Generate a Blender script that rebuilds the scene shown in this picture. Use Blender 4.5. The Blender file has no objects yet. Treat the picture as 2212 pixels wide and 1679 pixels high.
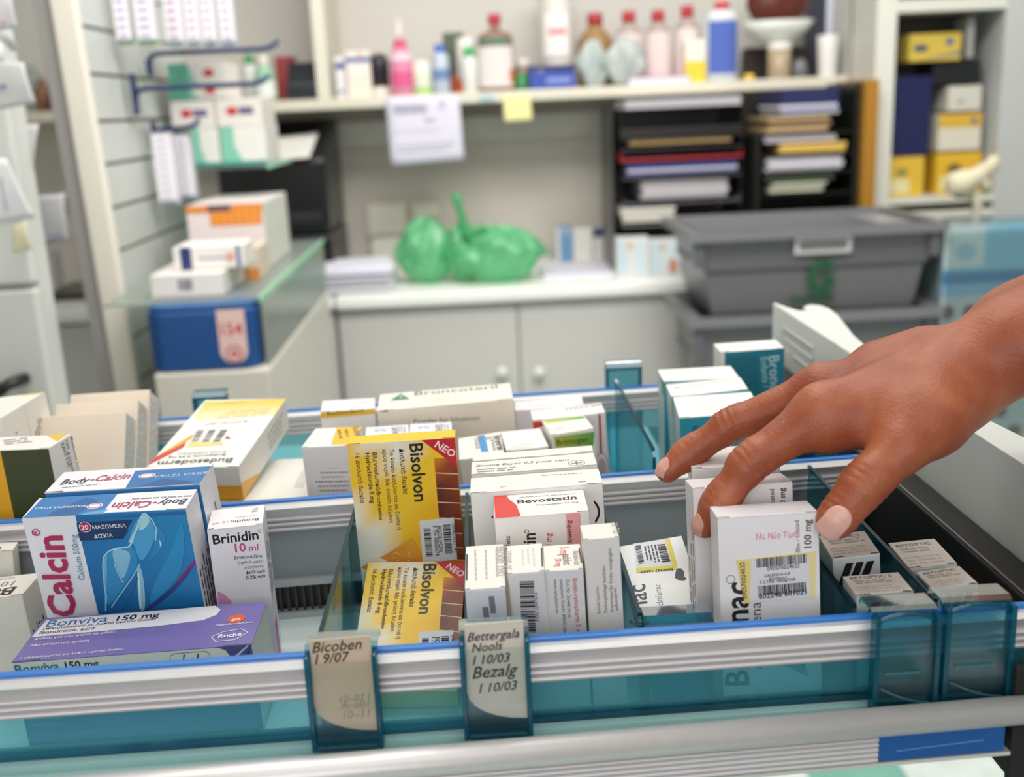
import bpy, bmesh, math, random
import numpy as np
from mathutils import Vector, Matrix
random.seed(7)
rad = math.radians
S = bpy.context.scene
COL = S.collection

# ------------------------------------------------------------------ camera
W_PX, H_PX, FPX = 2212, 1679, 2330.0
CAM = np.array([0.0, 0.0, 1.30])


def _cam_axes(vp=(1010, 232), roll=.052):
    dy = np.array([(vp[0] - W_PX / 2) / FPX, -(vp[1] - H_PX / 2) / FPX, -1.0])
    dy /= np.linalg.norm(dy)
    x = np.array([1, roll, 0.0])
    x[2] = -(x[0] * dy[0] + x[1] * dy[1]) / dy[2]
    x /= np.linalg.norm(x)
    return np.array([x, dy, np.cross(x, dy)])          # rows: world axes seen by the camera


RC = _cam_axes()
cd = bpy.data.cameras.new('camera')
cd.sensor_width = 36
cd.lens = FPX / W_PX * 36
cd.clip_start = .02
cd.dof.use_dof = True
cd.dof.focus_distance = .545
cd.dof.aperture_fstop = 6.9
cam = bpy.data.objects.new('camera', cd)
COL.objects.link(cam)
M4 = np.eye(4)
M4[:3, :3] = RC
M4[:3, 3] = CAM
cam.matrix_world = Matrix(M4.tolist())
S.camera = cam

# ------------------------------------------------------------------ world, lamps, exposure
S.view_settings.view_transform = 'Standard'
S.view_settings.look = 'None'
S.view_settings.gamma = 1
S.view_settings.use_curve_mapping = False
S.view_settings.exposure = -0.30
wd = bpy.data.worlds.new('shop_light')
S.world = wd
wd.use_nodes = True
wd.node_tree.nodes['Background'].inputs[0].default_value = (1, .985, .97, 1)
wd.node_tree.nodes['Background'].inputs[1].default_value = .26


def area(name, loc, sx, sy, power, col=(1, .97, .93), target=None):
    l = bpy.data.lights.new(name, 'AREA')
    l.shape = 'RECTANGLE'
    l.size, l.size_y, l.energy, l.color = sx, sy, power, col
    o = bpy.data.objects.new(name, l)
    COL.objects.link(o)
    o.location = loc
    if target:
        o.rotation_euler = (Vector(target) - Vector(loc)).to_track_quat('-Z', 'Y').to_euler()
    return o


area('ceiling_light', (-.1, .7, 2.6), 1.2, .6, 14)
area('ceiling_light', (.4, -.5, 2.6), 1.5, 1.0, 8)
area('ceiling_light', (.3, 2.25, 2.6), 2.2, .5, 15)
area('ceiling_light', (.35, 1.25, 2.45), 1.6, .5, 42, (1, .96, .92), (.35, 3.3, .85))
area('front_fill_light', (-.5, -2.2, 1.75), 3.2, 1.7, 48, (1, .985, .97), (0, 3.2, 1.0))  # added frontal fill from behind the camera to brighten the background; no known window


# ------------------------------------------------------------------ helpers
def lin(c):
    if isinstance(c, str):
        c = c.lstrip('#')
        c = [int(c[i:i + 2], 16) / 255 for i in (0, 2, 4)]
    return tuple((v / 12.92 if v <= .04045 else ((v + .055) / 1.055) ** 2.4) for v in c)


def ray(px, py):
    return RC @ np.array([(px - W_PX / 2) / FPX, -(py - H_PX / 2) / FPX, -1.0])


def at(px, py, Y):
    """the point at depth Y that the photograph shows at px, py"""
    d = ray(px, py)
    return CAM + d * (Y / d[1])


def atz(px, py, z):
    d = ray(px, py)
    return CAM + d * ((z - CAM[2]) / d[2])


MATS = {}


def mat(name, rough=.5, metal=0, spec=.5, noise=.04, scale=60, bump=0, coat=0, sss=0, trans=0, alpha=None):
    m = bpy.data.materials.new(name)
    m.use_nodes = True
    nt = m.node_tree
    b = nt.nodes['Principled BSDF']
    at_ = nt.nodes.new('ShaderNodeAttribute')
    at_.attribute_name = 'Col'
    nz = nt.nodes.new('ShaderNodeTexNoise')
    nz.inputs['Scale'].default_value = scale
    nz.inputs['Detail'].default_value = 4
    tc = nt.nodes.new('ShaderNodeTexCoord')
    nt.links.new(tc.outputs['Object'], nz.inputs['Vector'])
    mr = nt.nodes.new('ShaderNodeMapRange')
    mr.inputs[3].default_value = 1 - noise
    mr.inputs[4].default_value = 1 + noise
    nt.links.new(nz.outputs['Fac'], mr.inputs[0])
    mx = nt.nodes.new('ShaderNodeVectorMath')
    mx.operation = 'SCALE'
    nt.links.new(at_.outputs['Color'], mx.inputs[0])
    nt.links.new(mr.outputs[0], mx.inputs['Scale'])
    nt.links.new(mx.outputs[0], b.inputs['Base Color'])
    b.inputs['Roughness'].default_value = rough
    b.inputs['Metallic'].default_value = metal
    b.inputs['Specular IOR Level'].default_value = spec
    b.inputs['Coat Weight'].default_value = coat
    if sss:
        b.inputs['Subsurface Weight'].default_value = sss
        b.inputs['Subsurface Radius'].default_value = (.004, .0016, .0008)
        b.inputs['Subsurface Scale'].default_value = 1
    if bump:
        bp = nt.nodes.new('ShaderNodeBump')
        bp.inputs['Strength'].default_value = bump
        bp.inputs['Distance'].default_value = .001
        nt.links.new(nz.outputs['Fac'], bp.inputs['Height'])
        nt.links.new(bp.outputs[0], b.inputs['Normal'])
    MATS[name] = m
    return m


def clear(name, tint, gloss=.08, rough=.08, body=0.0, vary=.15, scale=30):
    """thin clear plastic: tinted see-through, a little body colour, glossy at grazing angles"""
    m = bpy.data.materials.new(name)
    m.use_nodes = True
    nt = m.node_tree
    nt.nodes.remove(nt.nodes['Principled BSDF'])
    out = nt.nodes['Material Output']
    N, L = nt.nodes.new, nt.links.new
    tr = N('ShaderNodeBsdfTransparent')
    tr.inputs[0].default_value = (*lin(tint), 1)
    df = N('ShaderNodeBsdfTranslucent')
    df2 = N('ShaderNodeBsdfDiffuse')
    at_ = N('ShaderNodeAttribute')
    at_.attribute_name = 'Col'
    nz = N('ShaderNodeTexNoise')
    nz.inputs['Scale'].default_value = scale
    L(at_.outputs['Color'], df.inputs[0])
    L(at_.outputs['Color'], df2.inputs[0])
    ad = N('ShaderNodeMixShader')
    L(df.outputs[0], ad.inputs[1])
    L(df2.outputs[0], ad.inputs[2])
    mb = N('ShaderNodeMixShader')
    mr = N('ShaderNodeMapRange')
    mr.inputs[3].default_value = body * (1 - vary)
    mr.inputs[4].default_value = min(1, body * (1 + vary))
    L(nz.outputs['Fac'], mr.inputs[0])
    L(mr.outputs[0], mb.inputs[0])
    L(tr.outputs[0], mb.inputs[1])
    L(ad.outputs[0], mb.inputs[2])
    gl = N('ShaderNodeBsdfGlossy')
    gl.inputs['Roughness'].default_value = rough
    fr = N('ShaderNodeFresnel')
    fr.inputs[0].default_value = 1.45
    mu = N('ShaderNodeMath')
    mu.operation = 'MULTIPLY_ADD'
    mu.inputs[1].default_value = .55
    mu.inputs[2].default_value = gloss * .3
    L(fr.outputs[0], mu.inputs[0])
    mg = N('ShaderNodeMixShader')
    L(mu.outputs[0], mg.inputs[0])
    L(mb.outputs[0], mg.inputs[1])
    L(gl.outputs[0], mg.inputs[2])
    L(mg.outputs[0], out.inputs[0])
    MATS[name] = m
    return m


mat('card', .42, noise=.03, scale=90)
mat('paper', .85, noise=.03, scale=40)
mat('plastic', .32, noise=.03)
mat('laminate', .38, noise=.03, scale=8)
mat('wall', .8, noise=.04, scale=5)
mat('satin_metal', .42, metal=.55, noise=.05, scale=200)
mat('metal', .5, metal=1, noise=.05, scale=200)
mat('matte', .7, noise=.08)
mat('foil', .25, noise=.1, scale=25, bump=.4)
mat('nail', .28, noise=.03)
mat('tile', .3, noise=.28, scale=14)
clear('acrylic', '#b2e2ec', .1, .06, .07)
clear('acrylic_rim', '#3fb8ce', .15, .08, .30)
clear('window', '#cff1f6', .06, .05, .3)
clear('pocket', '#fafdfd', .06, .05, .0)
clear('clear_plastic', '#e3f0ea', .1, .1, .12)
clear('frosted', '#d8e2dc', .1, .2, .45)
clear('bag', '#c8f5d8', .12, .35, .62, .6, 22)
clear('white_bag', '#eef6f4', .15, .45, .85)
clear('bottle_glass', '#c8c0b0', .2, .1, .45)


class MB:
    """collects faces (points, colour, material) and builds ONE mesh object"""

    def __init__(s, col='#ffffff', m='plastic'):
        s.v, s.f, s.c, s.m, s.sm = [], [], [], [], []
        s.col, s.mat, s.X = col, m, None

    def face(s, pts, col=None, m=None, smooth=False):
        i = len(s.v)
        cols = col if isinstance(col, list) else [lin(col or s.col)] * len(pts)
        for p in pts:
            p = Vector(p)
            s.v.append(s.X @ p if s.X else p)
        s.f.append(list(range(i, i + len(pts))))
        s.c.append(cols)
        s.m.append(m or s.mat)
        s.sm.append(smooth)

    def mesh(s, vs, fs, col=None, m=None, smooth=False, cols=None):
        i = len(s.v)
        for p in vs:
            p = Vector(p)
            s.v.append(s.X @ p if s.X else p)
        c = lin(col or s.col)
        for k, f in enumerate(fs):
            s.f.append([i + j for j in f])
            s.c.append([cols[k]] * len(f) if cols else [c] * len(f))
            s.m.append(m or s.mat)
            s.sm.append(smooth)
        return s

    def box(s, x0, x1, y0, y1, z0, z1, col=None, m=None, top=None):
        vs = [(x, y, z) for z in (z0, z1) for y in (y0, y1) for x in (x0, x1)]
        fs = [(0, 2, 3, 1), (4, 5, 7, 6), (0, 1, 5, 4), (1, 3, 7, 5), (3, 2, 6, 7), (2, 0, 4, 6)]
        s.mesh(vs, fs, col, m)
        if top:
            s.c[-5] = [lin(top)] * 4
        return s

    def prism(s, poly, z0, z1, axis='z', col=None, m=None, smooth=False):
        def P(a, b, t):
            return {'z': (a, b, t), 'y': (a, t, b), 'x': (t, a, b)}[axis]
        n = len(poly)
        vs = [P(a, b, z0) for a, b in poly] + [P(a, b, z1) for a, b in poly]
        s.mesh(vs, [list(range(n))[::-1], list(range(n, 2 * n))] + [[i, (i + 1) % n, n + (i + 1) % n, n + i] for i in range(n)], col, m, smooth)
        return s

    def lathe(s, prof, c=(0, 0, 0), n=24, col=None, m=None, sx=1, sy=1, cols=None):
        vs, fs, cc = [], [], []
        for r, z in prof:
            for k in range(n):
                a = 2 * math.pi * k / n
                vs.append((c[0] + r * sx * math.cos(a), c[1] + r * sy * math.sin(a), c[2] + z))
        for j in range(len(prof) - 1):
            for k in range(n):
                fs.append([j * n + k, j * n + (k + 1) % n, (j + 1) * n + (k + 1) % n, (j + 1) * n + k])
                cc.append(lin(cols[j] if cols else (col or s.col)))
        fs.append(list(range(n))[::-1])
        cc.append(cc[0])
        fs.append([(len(prof) - 1) * n + k for k in range(n)])
        cc.append(cc[-2])
        s.mesh(vs, fs, None, m, True, cc)
        return s

    def tube(s, pts, r, n=10, col=None, m=None):
        pts = [Vector(p) for p in pts]
        vs, fs = [], []
        for i, p in enumerate(pts):
            d = (pts[min(i + 1, len(pts) - 1)] - pts[max(i - 1, 0)]).normalized()
            a = d.orthogonal().normalized() if i == 0 else (a - d * a.dot(d)).normalized()
            b = d.cross(a)
            rr = r[i] if isinstance(r, (list, tuple)) else r
            for k in range(n):
                t = 2 * math.pi * k / n
                vs.append(p + (a * math.cos(t) + b * math.sin(t)) * rr)
        for j in range(len(pts) - 1):
            for k in range(n):
                fs.append([j * n + k, j * n + (k + 1) % n, (j + 1) * n + (k + 1) % n, (j + 1) * n + k])
        fs += [list(range(n))[::-1], [(len(pts) - 1) * n + k for k in range(n)]]
        s.mesh(vs, fs, col, m, True)
        return s

    def build(s, name, parent=None, bevel=0, loc=None, rot=None, seg=2):
        me = bpy.data.meshes.new(name)
        me.from_pydata([tuple(v) for v in s.v], [], s.f)
        used = list(dict.fromkeys(s.m))
        for u in used:
            me.materials.append(MATS[u])
        me.polygons.foreach_set('material_index', [used.index(u) for u in s.m])
        me.polygons.foreach_set('use_smooth', s.sm)
        a = me.color_attributes.new('Col', 'FLOAT_COLOR', 'CORNER')
        a.data.foreach_set('color', [x for f in s.c for c in f for x in (*c, 1)])
        o = bpy.data.objects.new(name, me)
        COL.objects.link(o)
        if parent:
            o.parent = parent
        if loc is not None:
            o.location = loc
        if rot is not None:
            o.rotation_euler = rot
        if bevel:
            b = o.modifiers.new('soft_edges', 'BEVEL')
            b.width, b.segments, b.limit_method, b.angle_limit = bevel, seg, 'ANGLE', rad(40)
        return o


def tag(o, label, cat, group=None):
    o['label'], o['category'] = label, cat
    if group:
        o['group'] = group
    return o


def struct(o):
    o['kind'] = 'structure'
    return o


def empty(name, loc=(0, 0, 0), rot=(0, 0, 0)):
    o = bpy.data.objects.new(name, None)
    o.empty_display_size = .02
    COL.objects.link(o)
    o.location, o.rotation_euler = loc, rot
    return o


_T = {}


def glyphs(s, bold=0, shear=0):
    k = (s, bold, shear)
    if k not in _T:
        c = bpy.data.curves.new('t', 'FONT')
        c.body, c.size, c.resolution_u, c.fill_mode = s, 1, 2, 'FRONT'
        c.offset, c.shear = bold, shear
        o = bpy.data.objects.new('t', c)
        m = o.to_mesh()
        vs = [(v.co.x, v.co.y) for v in m.vertices]
        fs = [list(p.vertices) for p in m.polygons]
        o.to_mesh_clear()
        bpy.data.objects.remove(o)
        x0 = min(v[0] for v in vs)
        wd = max(v[0] for v in vs) - x0
        _T[k] = ([(a - x0, b) for a, b in vs], fs, wd)
    return _T[k]


# ---- a face plane to print on: origin, right, up (metres), outward normal
class Face:
    def __init__(s, o, u, v, n, W, H):
        s.o, s.u, s.v, s.n, s.W, s.H = map(lambda q: Vector(q) if not isinstance(q, (int, float)) else q, (o, u, v, n, W, H))

    def p(s, a, b, lift):
        return s.o + s.u * a + s.v * b + s.n * lift


class Print:
    """prints flat ink on the faces of a carton; points may be given as photo pixels (x, y) of a zoomed crop"""

    def __init__(s, mb, face, pose=None, zoom=(0, 0, 1), lift=.00006):
        s.mb, s.f, s.pose, s.z, s.k = mb, face, pose, zoom, lift
        s.step = .00002

    def uv(s, x, y):
        px, py = s.z[0] + x / s.z[2], s.z[1] + y / s.z[2]
        d = ray(px, py)
        o, d = Vector(CAM), Vector(d)
        inv = s.pose.inverted()
        o = inv @ o
        d = inv.to_3x3() @ d
        t = (s.f.o - o).dot(s.f.n) / d.dot(s.f.n)
        q = o + d * t - s.f.o
        return q.dot(s.f.u), q.dot(s.f.v)

    def fr(s, pts):                       # fractions of the face -> metres
        return [(a * s.f.W, b * s.f.H) for a, b in pts]

    def px(s, pts, clamp=True):
        r = [s.uv(*p) for p in pts]
        if clamp:
            r = [(min(max(a, 0), s.f.W), min(max(b, 0), s.f.H)) for a, b in r]
        return r

    def poly(s, pts, col, m=None):
        cols = [c if isinstance(c, tuple) else lin(c) for c in col] if isinstance(col, list) else None
        P = [s.f.p(a, b, s.k) for a, b in pts]
        nrm = sum(((P[i] - P[0]).cross(P[(i + 1) % len(P)] - P[0]) for i in range(1, len(P) - 1)), Vector())
        if nrm.dot(s.f.n) < 0:
            P = P[::-1]
            cols = cols[::-1] if cols else None
        s.mb.face(P, cols or col, m)
        s.k += s.step

    def rect(s, a0, b0, a1, b1, col):
        s.poly(s.fr([(a0, b0), (a1, b0), (a1, b1), (a0, b1)]), col)

    def disc(s, c, rx, ry, col, n=20, ring=0):
        pts = [(c[0] + rx * math.cos(2 * math.pi * k / n), c[1] + ry * math.sin(2 * math.pi * k / n)) for k in range(n)]
        if not ring:
            return s.poly(pts, col)
        q = [(c[0] + (rx - ring) * math.cos(2 * math.pi * k / n), c[1] + (ry - ring) * math.sin(2 * math.pi * k / n)) for k in range(n)]
        for k in range(n):
            j = (k + 1) % n
            s.mb.face([s.f.p(*pts[k], s.k), s.f.p(*pts[j], s.k), s.f.p(*q[j], s.k), s.f.p(*q[k], s.k)], col)
        s.k += s.step

    def line(s, pts, w, col):
        for (a, b), (c, d) in zip(pts, pts[1:]):
            L = math.hypot(c - a, d - b) or 1e-9
            nx, ny = -(d - b) / L * w / 2, (c - a) / L * w / 2
            P = [s.f.p(a - nx, b - ny, s.k), s.f.p(c - nx, d - ny, s.k), s.f.p(c + nx, d + ny, s.k), s.f.p(a + nx, b + ny, s.k)]
            s.mb.face(P, col)
        s.k += s.step

    def text(s, t, A, B, col, hs=1.0, bold=.0, shear=0):
        vs, fs, wd = glyphs(t, bold, shear)
        dx, dy = B[0] - A[0], B[1] - A[1]
        L = math.hypot(dx, dy)
        k = L / wd
        ux, uy = dx / L, dy / L
        P = [s.f.p(A[0] + ux * x * k - uy * y * k * hs, A[1] + uy * x * k + ux * y * k * hs, s.k) for x, y in vs]
        s.mb.mesh(P, fs, col)
        s.k += s.step

    def tpx(s, t, A, B, col, hs=1.0, bold=.0, shear=0):
        s.text(t, s.uv(*A), s.uv(*B), col, hs, bold, shear)

    def small(s, A, B, C, n, col, th=.45):
        """n lines of small print, baseline A->B, stacked towards C"""
        for i in range(n):
            t = i / max(n - 1, 1)
            ox, oy = (C[0] - A[0]) * t, (C[1] - A[1]) * t
            dx, dy = B[0] - A[0], B[1] - A[1]
            L = math.hypot(dx, dy)
            pitch = math.hypot(C[0] - A[0], C[1] - A[1]) / max(n - 1, 1) if n > 1 else L * .06
            x, end = 0, L * random.uniform(.75, 1)
            while x < end:
                w = min(random.uniform(1.2, 4.5) * pitch * .6, end - x)
                a = (A[0] + ox + dx / L * x, A[1] + oy + dy / L * x)
                b = (A[0] + ox + dx / L * (x + w), A[1] + oy + dy / L * (x + w))
                s.line([a, b], pitch * th, col)
                s.k -= s.step
                x += w + pitch * .35
        s.k += s.step

    def bars(s, A, B, C, col='#1c1c22', n=34):
        """barcode: bars run A->C, laid out along A->B"""
        x = 0
        ws = []
        for i in range(n):
            ws.append((random.choice((1, 1, 2, 3)), random.choice((1, 1, 2))))
        tot = sum(a + b for a, b in ws)
        for a, b in ws:
            t0, t1 = x / tot, (x + a) / tot
            P = [(A[0] + (B[0] - A[0]) * t + (C[0] - A[0]) * q, A[1] + (B[1] - A[1]) * t + (C[1] - A[1]) * q) for t, q in ((t0, 0), (t1, 0), (t1, 1), (t0, 1))]
            s.poly(P, col)
            s.k -= s.step
            x += a + b
        s.k += s.step


def pmat(p):
    x, y, z, rx, ry, rz, w, d, h = p
    from mathutils import Euler
    E = Euler((rx, ry, rz), 'XYZ').to_matrix().to_4x4()
    return Matrix.Translation((x, y, z)) @ E @ Matrix.Translation((0, d / 2, -h))


def cfaces(w, d, h):
    return {'F': Face((-w / 2, -d / 2, 0), (1, 0, 0), (0, 0, 1), (0, -1, 0), w, h),
            'R': Face((w / 2, -d / 2, 0), (0, 1, 0), (0, 0, 1), (1, 0, 0), d, h),
            'L': Face((-w / 2, d / 2, 0), (0, -1, 0), (0, 0, 1), (-1, 0, 0), d, h),
            'K': Face((w / 2, d / 2, 0), (-1, 0, 0), (0, 0, 1), (0, 1, 0), w, h),
            'T': Face((-w / 2, -d / 2, h), (1, 0, 0), (0, 1, 0), (0, 0, 1), w, d)}


GAP = '#3a3632'


FZ = 1.0075                                 # floor of the drawer


class Carton:
    """folding carton: body, a lid flap on top with its tuck slits, prints on any face"""

    def __init__(s, pose, col='#eceae6', sides=None, name='medicine_carton', lid=True, zoom=(0, 0, 1), m='card'):
        s.p = pose
        s.w, s.d, s.h = pose[6:9]
        s.M = pmat(pose)
        low = min((s.M @ Vector((a, b, c)))[2] for a in (-s.w / 2, s.w / 2) for b in (-s.d / 2, s.d / 2) for c in (0, s.h))
        if low < FZ + .0002:
            s.M = Matrix.Translation((0, 0, FZ + .0002 - low)) @ s.M
        s.name, s.lidded, s.zoom = name, lid, zoom
        s.mb, s.lb = MB(col, m), MB(col, m)
        w, d, h = s.w, s.d, s.h
        t = .0004 if lid else 0
        s.mb.box(-w / 2, w / 2, -d / 2, d / 2, 0, h - t)
        for k, c in (sides or {}).items():
            idx = {'F': -4, 'R': -3, 'K': -2, 'L': -1, 'T': -5}[k]
            s.mb.c[idx] = [lin(c)] * 4
        if lid:
            s.lb.box(-w / 2, w / 2, -d / 2, d / 2, h - t * .9, h)
            if sides and 'T' in sides:
                for q in (-1, -2, -3, -4, -5):
                    s.lb.c[q] = [lin(sides['T'])] * 4
            for sx in (-1, 1):
                x = sx * w / 2
                s.lb.face([(x, -d / 2 + .0002, h + .00005), (x - sx * w * .12, -d / 2 + .0002, h + .00005), (x - sx * w * .12, -d / 2 + .0011, h + .00005), (x, -d / 2 + .0008, h + .00005)][::sx], GAP)
        s.F = cfaces(w, d, h)
        s.P = {k: Print(s.lb if (k == 'T' and lid) else s.mb, f, s.M, zoom) for k, f in s.F.items()}
        s.stickers = []

    def sticker(s, face, pts, col, name='price_sticker'):
        mb = MB(col, 'paper')
        pr = Print(mb, s.F[face], s.M, s.zoom, lift=.00025)
        q = pr.px(pts)
        n = s.F[face]
        a = [n.p(u, v, .0) for u, v in q]
        b = [n.p(u, v, .00022) for u, v in q]
        c = sum(((b[i] - b[0]).cross(b[(i + 1) % len(b)] - b[0]) for i in range(1, len(b) - 1)), Vector())
        if c.dot(n.n) < 0:
            a, b = a[::-1], b[::-1]
        k = len(a)
        mb.mesh(a + b, [list(range(k, 2 * k))] + [[i, (i + 1) % k, k + (i + 1) % k, k + i] for i in range(k)])
        s.stickers.append((name, mb))
        return pr

    def done(s, label, cat='medicine box', group=None, bevel=.0006):
        o = s.mb.build(s.name, None, bevel)
        o.matrix_world = s.M
        if s.lidded:
            s.lb.build('lid_flap', o, bevel * .5)
        for n, mb in s.stickers:
            mb.build(n, o)
        tag(o, label, cat, group)
        return o


# ================================================================== the room
FLOOR = 0.0
mb = MB('#cfcac2', 'wall')
mb.box(-2.6, 2.6, 3.30, 3.36, 0, 2.7, '#d2cbc2')
struct(mb.build('wall_back'))
mb = MB('#c9c6c0', 'wall')
mb.box(-2.66, -2.6, -1.5, 3.36, 0, 2.7)
struct(mb.build('wall_left'))
mb = MB('#c9c6c0', 'wall')
mb.box(2.6, 2.66, -1.5, 3.36, 0, 2.7)
struct(mb.build('wall_right'))
mb = MB('#e4e2de', 'wall')
mb.box(-2.66, 2.66, -1.5, 3.36, 2.7, 2.75)
struct(mb.build('ceiling'))
mb = MB('#ddd', 'tile')
T = .19
for i in range(-14, 14):
    for j in range(-8, 18):
        x0, y0 = .03 + i * T, j * T + .02
        c = '#e9f2ef' if (i + j) % 2 else '#86bfb0'
        mb.face([(x0, y0, 0), (x0 + T, y0, 0), (x0 + T, y0 + T, 0), (x0, y0 + T, 0)], c)
mb.box(-2.66, 2.66, -1.55, 3.36, -.05, -.001, '#9aa39f')
struct(mb.build('floor'))

# ------------------------------------------------------------------ base units and worktop along the back wall
CT = .853                                    # worktop height


def base_unit(x0, x1, doors, label):
    o = empty('base_cabinet', ((x0 + x1) / 2, 3.0, 0))
    cx = (x0 + x1) / 2
    m = MB('#c7c5c1', 'laminate')
    m.box(x0 - cx, x1 - cx, -.262, .29, .10, CT - .035)
    m.box(x0 - cx, x1 - cx, -.20, .29, .0, .10, '#8d8b88')
    m.build('cabinet_carcass', o)
    for a, b, k in doors:
        d = MB('#cbc9c5', 'laminate')
        d.box(a - cx + .002, b - cx - .002, -.282, -.263, .12, CT - .043)
        dd = d.build('door', o, .002)
        if k is not None:
            kb = MB('#e8e7e2', 'plastic')
            p = at(k, 805, 2.70)
            kb.X = Matrix.Translation((p[0] - cx, -.283, p[2])) @ Matrix.Rotation(rad(90), 4, 'X')
            kb.lathe([(.006, -.002), (.006, .008), (.013, .012), (.015, .018), (.013, .024), (.005, .027)], n=16)
            kb.build('knob', dd)
    tag(o, label, 'cabinet')
    return o


xA, xB, xC = at(733, 760, 2.70)[0], at(1122, 750, 2.70)[0], at(1505, 750, 2.70)[0]
base_unit(xA, xC, [(xA, xB, 1085), (xB, xC, 1165)], 'grey white base cabinet with two knobbed doors under the bag')
base_unit(-1.7, xA - .006, [(xA - .45, xA - .006, None), (xA - .9, xA - .45, None)], 'grey white base cabinet behind the slatted display, left of the knobbed doors')
XE = at(1885, 300, 2.75)[0] - .006
base_unit(xC + .004, XE, [(xC + .004, XE, None)], 'grey white base cabinet hidden behind the grey crates')
m = MB('#eef0ec', 'laminate')
m.box(-1.7, xA - .004, 2.695, 3.295, CT - .034, CT - .002)
tag(m.build('worktop', None, .008), 'white worktop length running behind the slatted display', 'worktop')
m = MB('#f0f2ee', 'laminate')
m.box(xA, XE, 2.69, 3.295, CT - .034, CT)
tag(m.build('worktop', None, .008), 'white worktop length carrying the green bag and paper trays', 'worktop')

# ------------------------------------------------------------------ upper wall shelf
SH = 1.338
o = empty('wall_shelf', (0, 3.1, SH))
m = MB('#d9d3c2', 'laminate')
m.box(-1.7, 1.06, -.15, .195, -.028, 0)
m.build('shelf_board', o, .003)
m = MB('#dedac9', 'laminate')
xd = at(678, 120, 2.95)[0]
m.box(xd, xd + .034, -.148, .195, 0, .62)
m.build('shelf_divider', o, .002)
m = MB('#d8d8d2', 'laminate')
m.box(1.03, 1.06, -.148, .195, 0, .62)
m.build('shelf_end_panel', o, .002)
m = MB('#c9c6c0', 'laminate')
m.box(-1.7, 1.06, .185, .197, 0, .62)
m.build('shelf_back_panel', o)
m = MB('#dcdad2', 'laminate')
m.box(-1.7, 1.06, -.15, .195, .62, .645)
m.build('shelf_top_board', o, .003)
tag(o, 'long cream wall shelf with divider above the worktop', 'shelf')
m = MB('#c8c4bc', 'plastic')
m.box(xd - .02, .62, 3.262, 3.299, 1.20, 1.275)
struct(m.build('trim_1', None, .004))          # cable trunking under the shelf

# ------------------------------------------------------------------ slatted display gondola on the left
LEAN = rad(1.5)
X0 = -.60
g = empty('slatwall_display', (X0, 1.83, 0), (0, -LEAN * 0, 0))
zs = [1.90, 1.827, 1.753, 1.679, 1.605, 1.529, 1.4536, 1.3795, 1.3045, 1.235, 1.1635, 1.0915, 1.0165, .9413, .867, .79, .715, .64, .565, .49, .415]
m = MB('#c5cac6', 'laminate')
for a, b in zip(zs, zs[1:]):
    m.box(-.012, 0, .002, .62, b + .003, a - .003)
m.box(-.02, -.008, .002, .62, .40, 1.92, '#6d5f50')
m.build('slat_panel', g)
m = MB('#efe9dd', 'laminate')
m.box(-.034, .004, -.022, .002, 0, 2.0)
m.build('upright', g, .003)
m = MB('#a8a5a3', 'laminate')
m.box(-.062, -.034, -.012, .64, 0, 2.0)
m.build('back_frame', g, .002)
m = MB('#d9d6d0', 'laminate')
m.box(-.06, .42, 0, .62, 0, .12)
m.build('foot_plinth', g, .002)
tag(g, 'tall white slatted display stand at the left', 'display stand')
g.rotation_euler = (0, rad(-1.6), 0)
g.location = (X0 + 1.15 * math.tan(rad(1.6)), 1.83, 0)


def hook(px, py0, py1, pxe, pye, label, Y=None):
    p = at(px, py0, 2.0)
    k = (X0 + .004) / p[0]
    y = 2.0 * k if Y is None else Y
    x = X0 + .012
    z0, z1 = at(px, py0, y)[2], at(px, py1, y)[2]
    e = at(pxe, pye, y)
    o = empty('display_hook', (x, y, z1))
    m = MB('#24365e', 'plastic')
    m.box(-.003, .004, -.012, .012, 0, z0 - z1)
    m.build('hook_plate', o, .001)
    m = MB('#22335c', 'plastic')
    zr = e[2] - z1 - .006
    L = e[0] - x
    m.tube([(0, 0, zr - .02), (.006, 0, zr - .004), (.02, 0, zr), (L - .03, 0, zr), (L - .012, 0, zr + .004), (L, 0, zr + .014)], .0048)
    m.build('hook_rod', o)
    tag(o, label, 'hook', 'blue display hooks')
    return o


hook(275, 160, 250, 582, 172, 'bare blue display hook sticking out below the hanging packs')
hook(320, 128, 165, 602, 97, 'blue display hook carrying the row of hanging brush packs', 2.12)
hook(352, 262, 300, 432, 268, 'short blue display hook carrying two narrow blister packs', 2.10)


def pack(px0, px1, pyb, pyt, Y, base, strip, label, dots):
    a, b = at(px0, pyb, Y), at(px1, pyb, Y)
    zt = at((px0 + px1) / 2, pyt, Y)[2]
    w, h = b[0] - a[0], zt - a[2]
    o = empty('brush_pack', ((a[0] + b[0]) / 2, Y, a[2]))
    m = MB('#bdb8c0', 'card')  # shade of the gaps between packs put into the card colour
    m.box(-w / 2, w / 2, -.001, .001, 0, h)
    m.box(-w / 2, w / 2, -.0014, .0012, 0, h * .05, base)
    for i in range(7):
        m.box(-w * .32, w * .32, -.0013, 0, h * (.12 + i * .12), h * (.16 + i * .12), dots)
    m.build('backing_card', o)
    m = MB('#efecf2', 'plastic')
    m.box(-w * .40, w * .40, -.016, -.0015, h * .05, h * .97)
    for i in range(9):
        m.box(-w * .26, w * .26, -.0164, -.015, h * (.07 + i * .1), h * (.12 + i * .1), dots)
    m.build('blister', o, .004)
    return tag(o, label, 'hanging pack', 'brush packs on the blue hooks')


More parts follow.
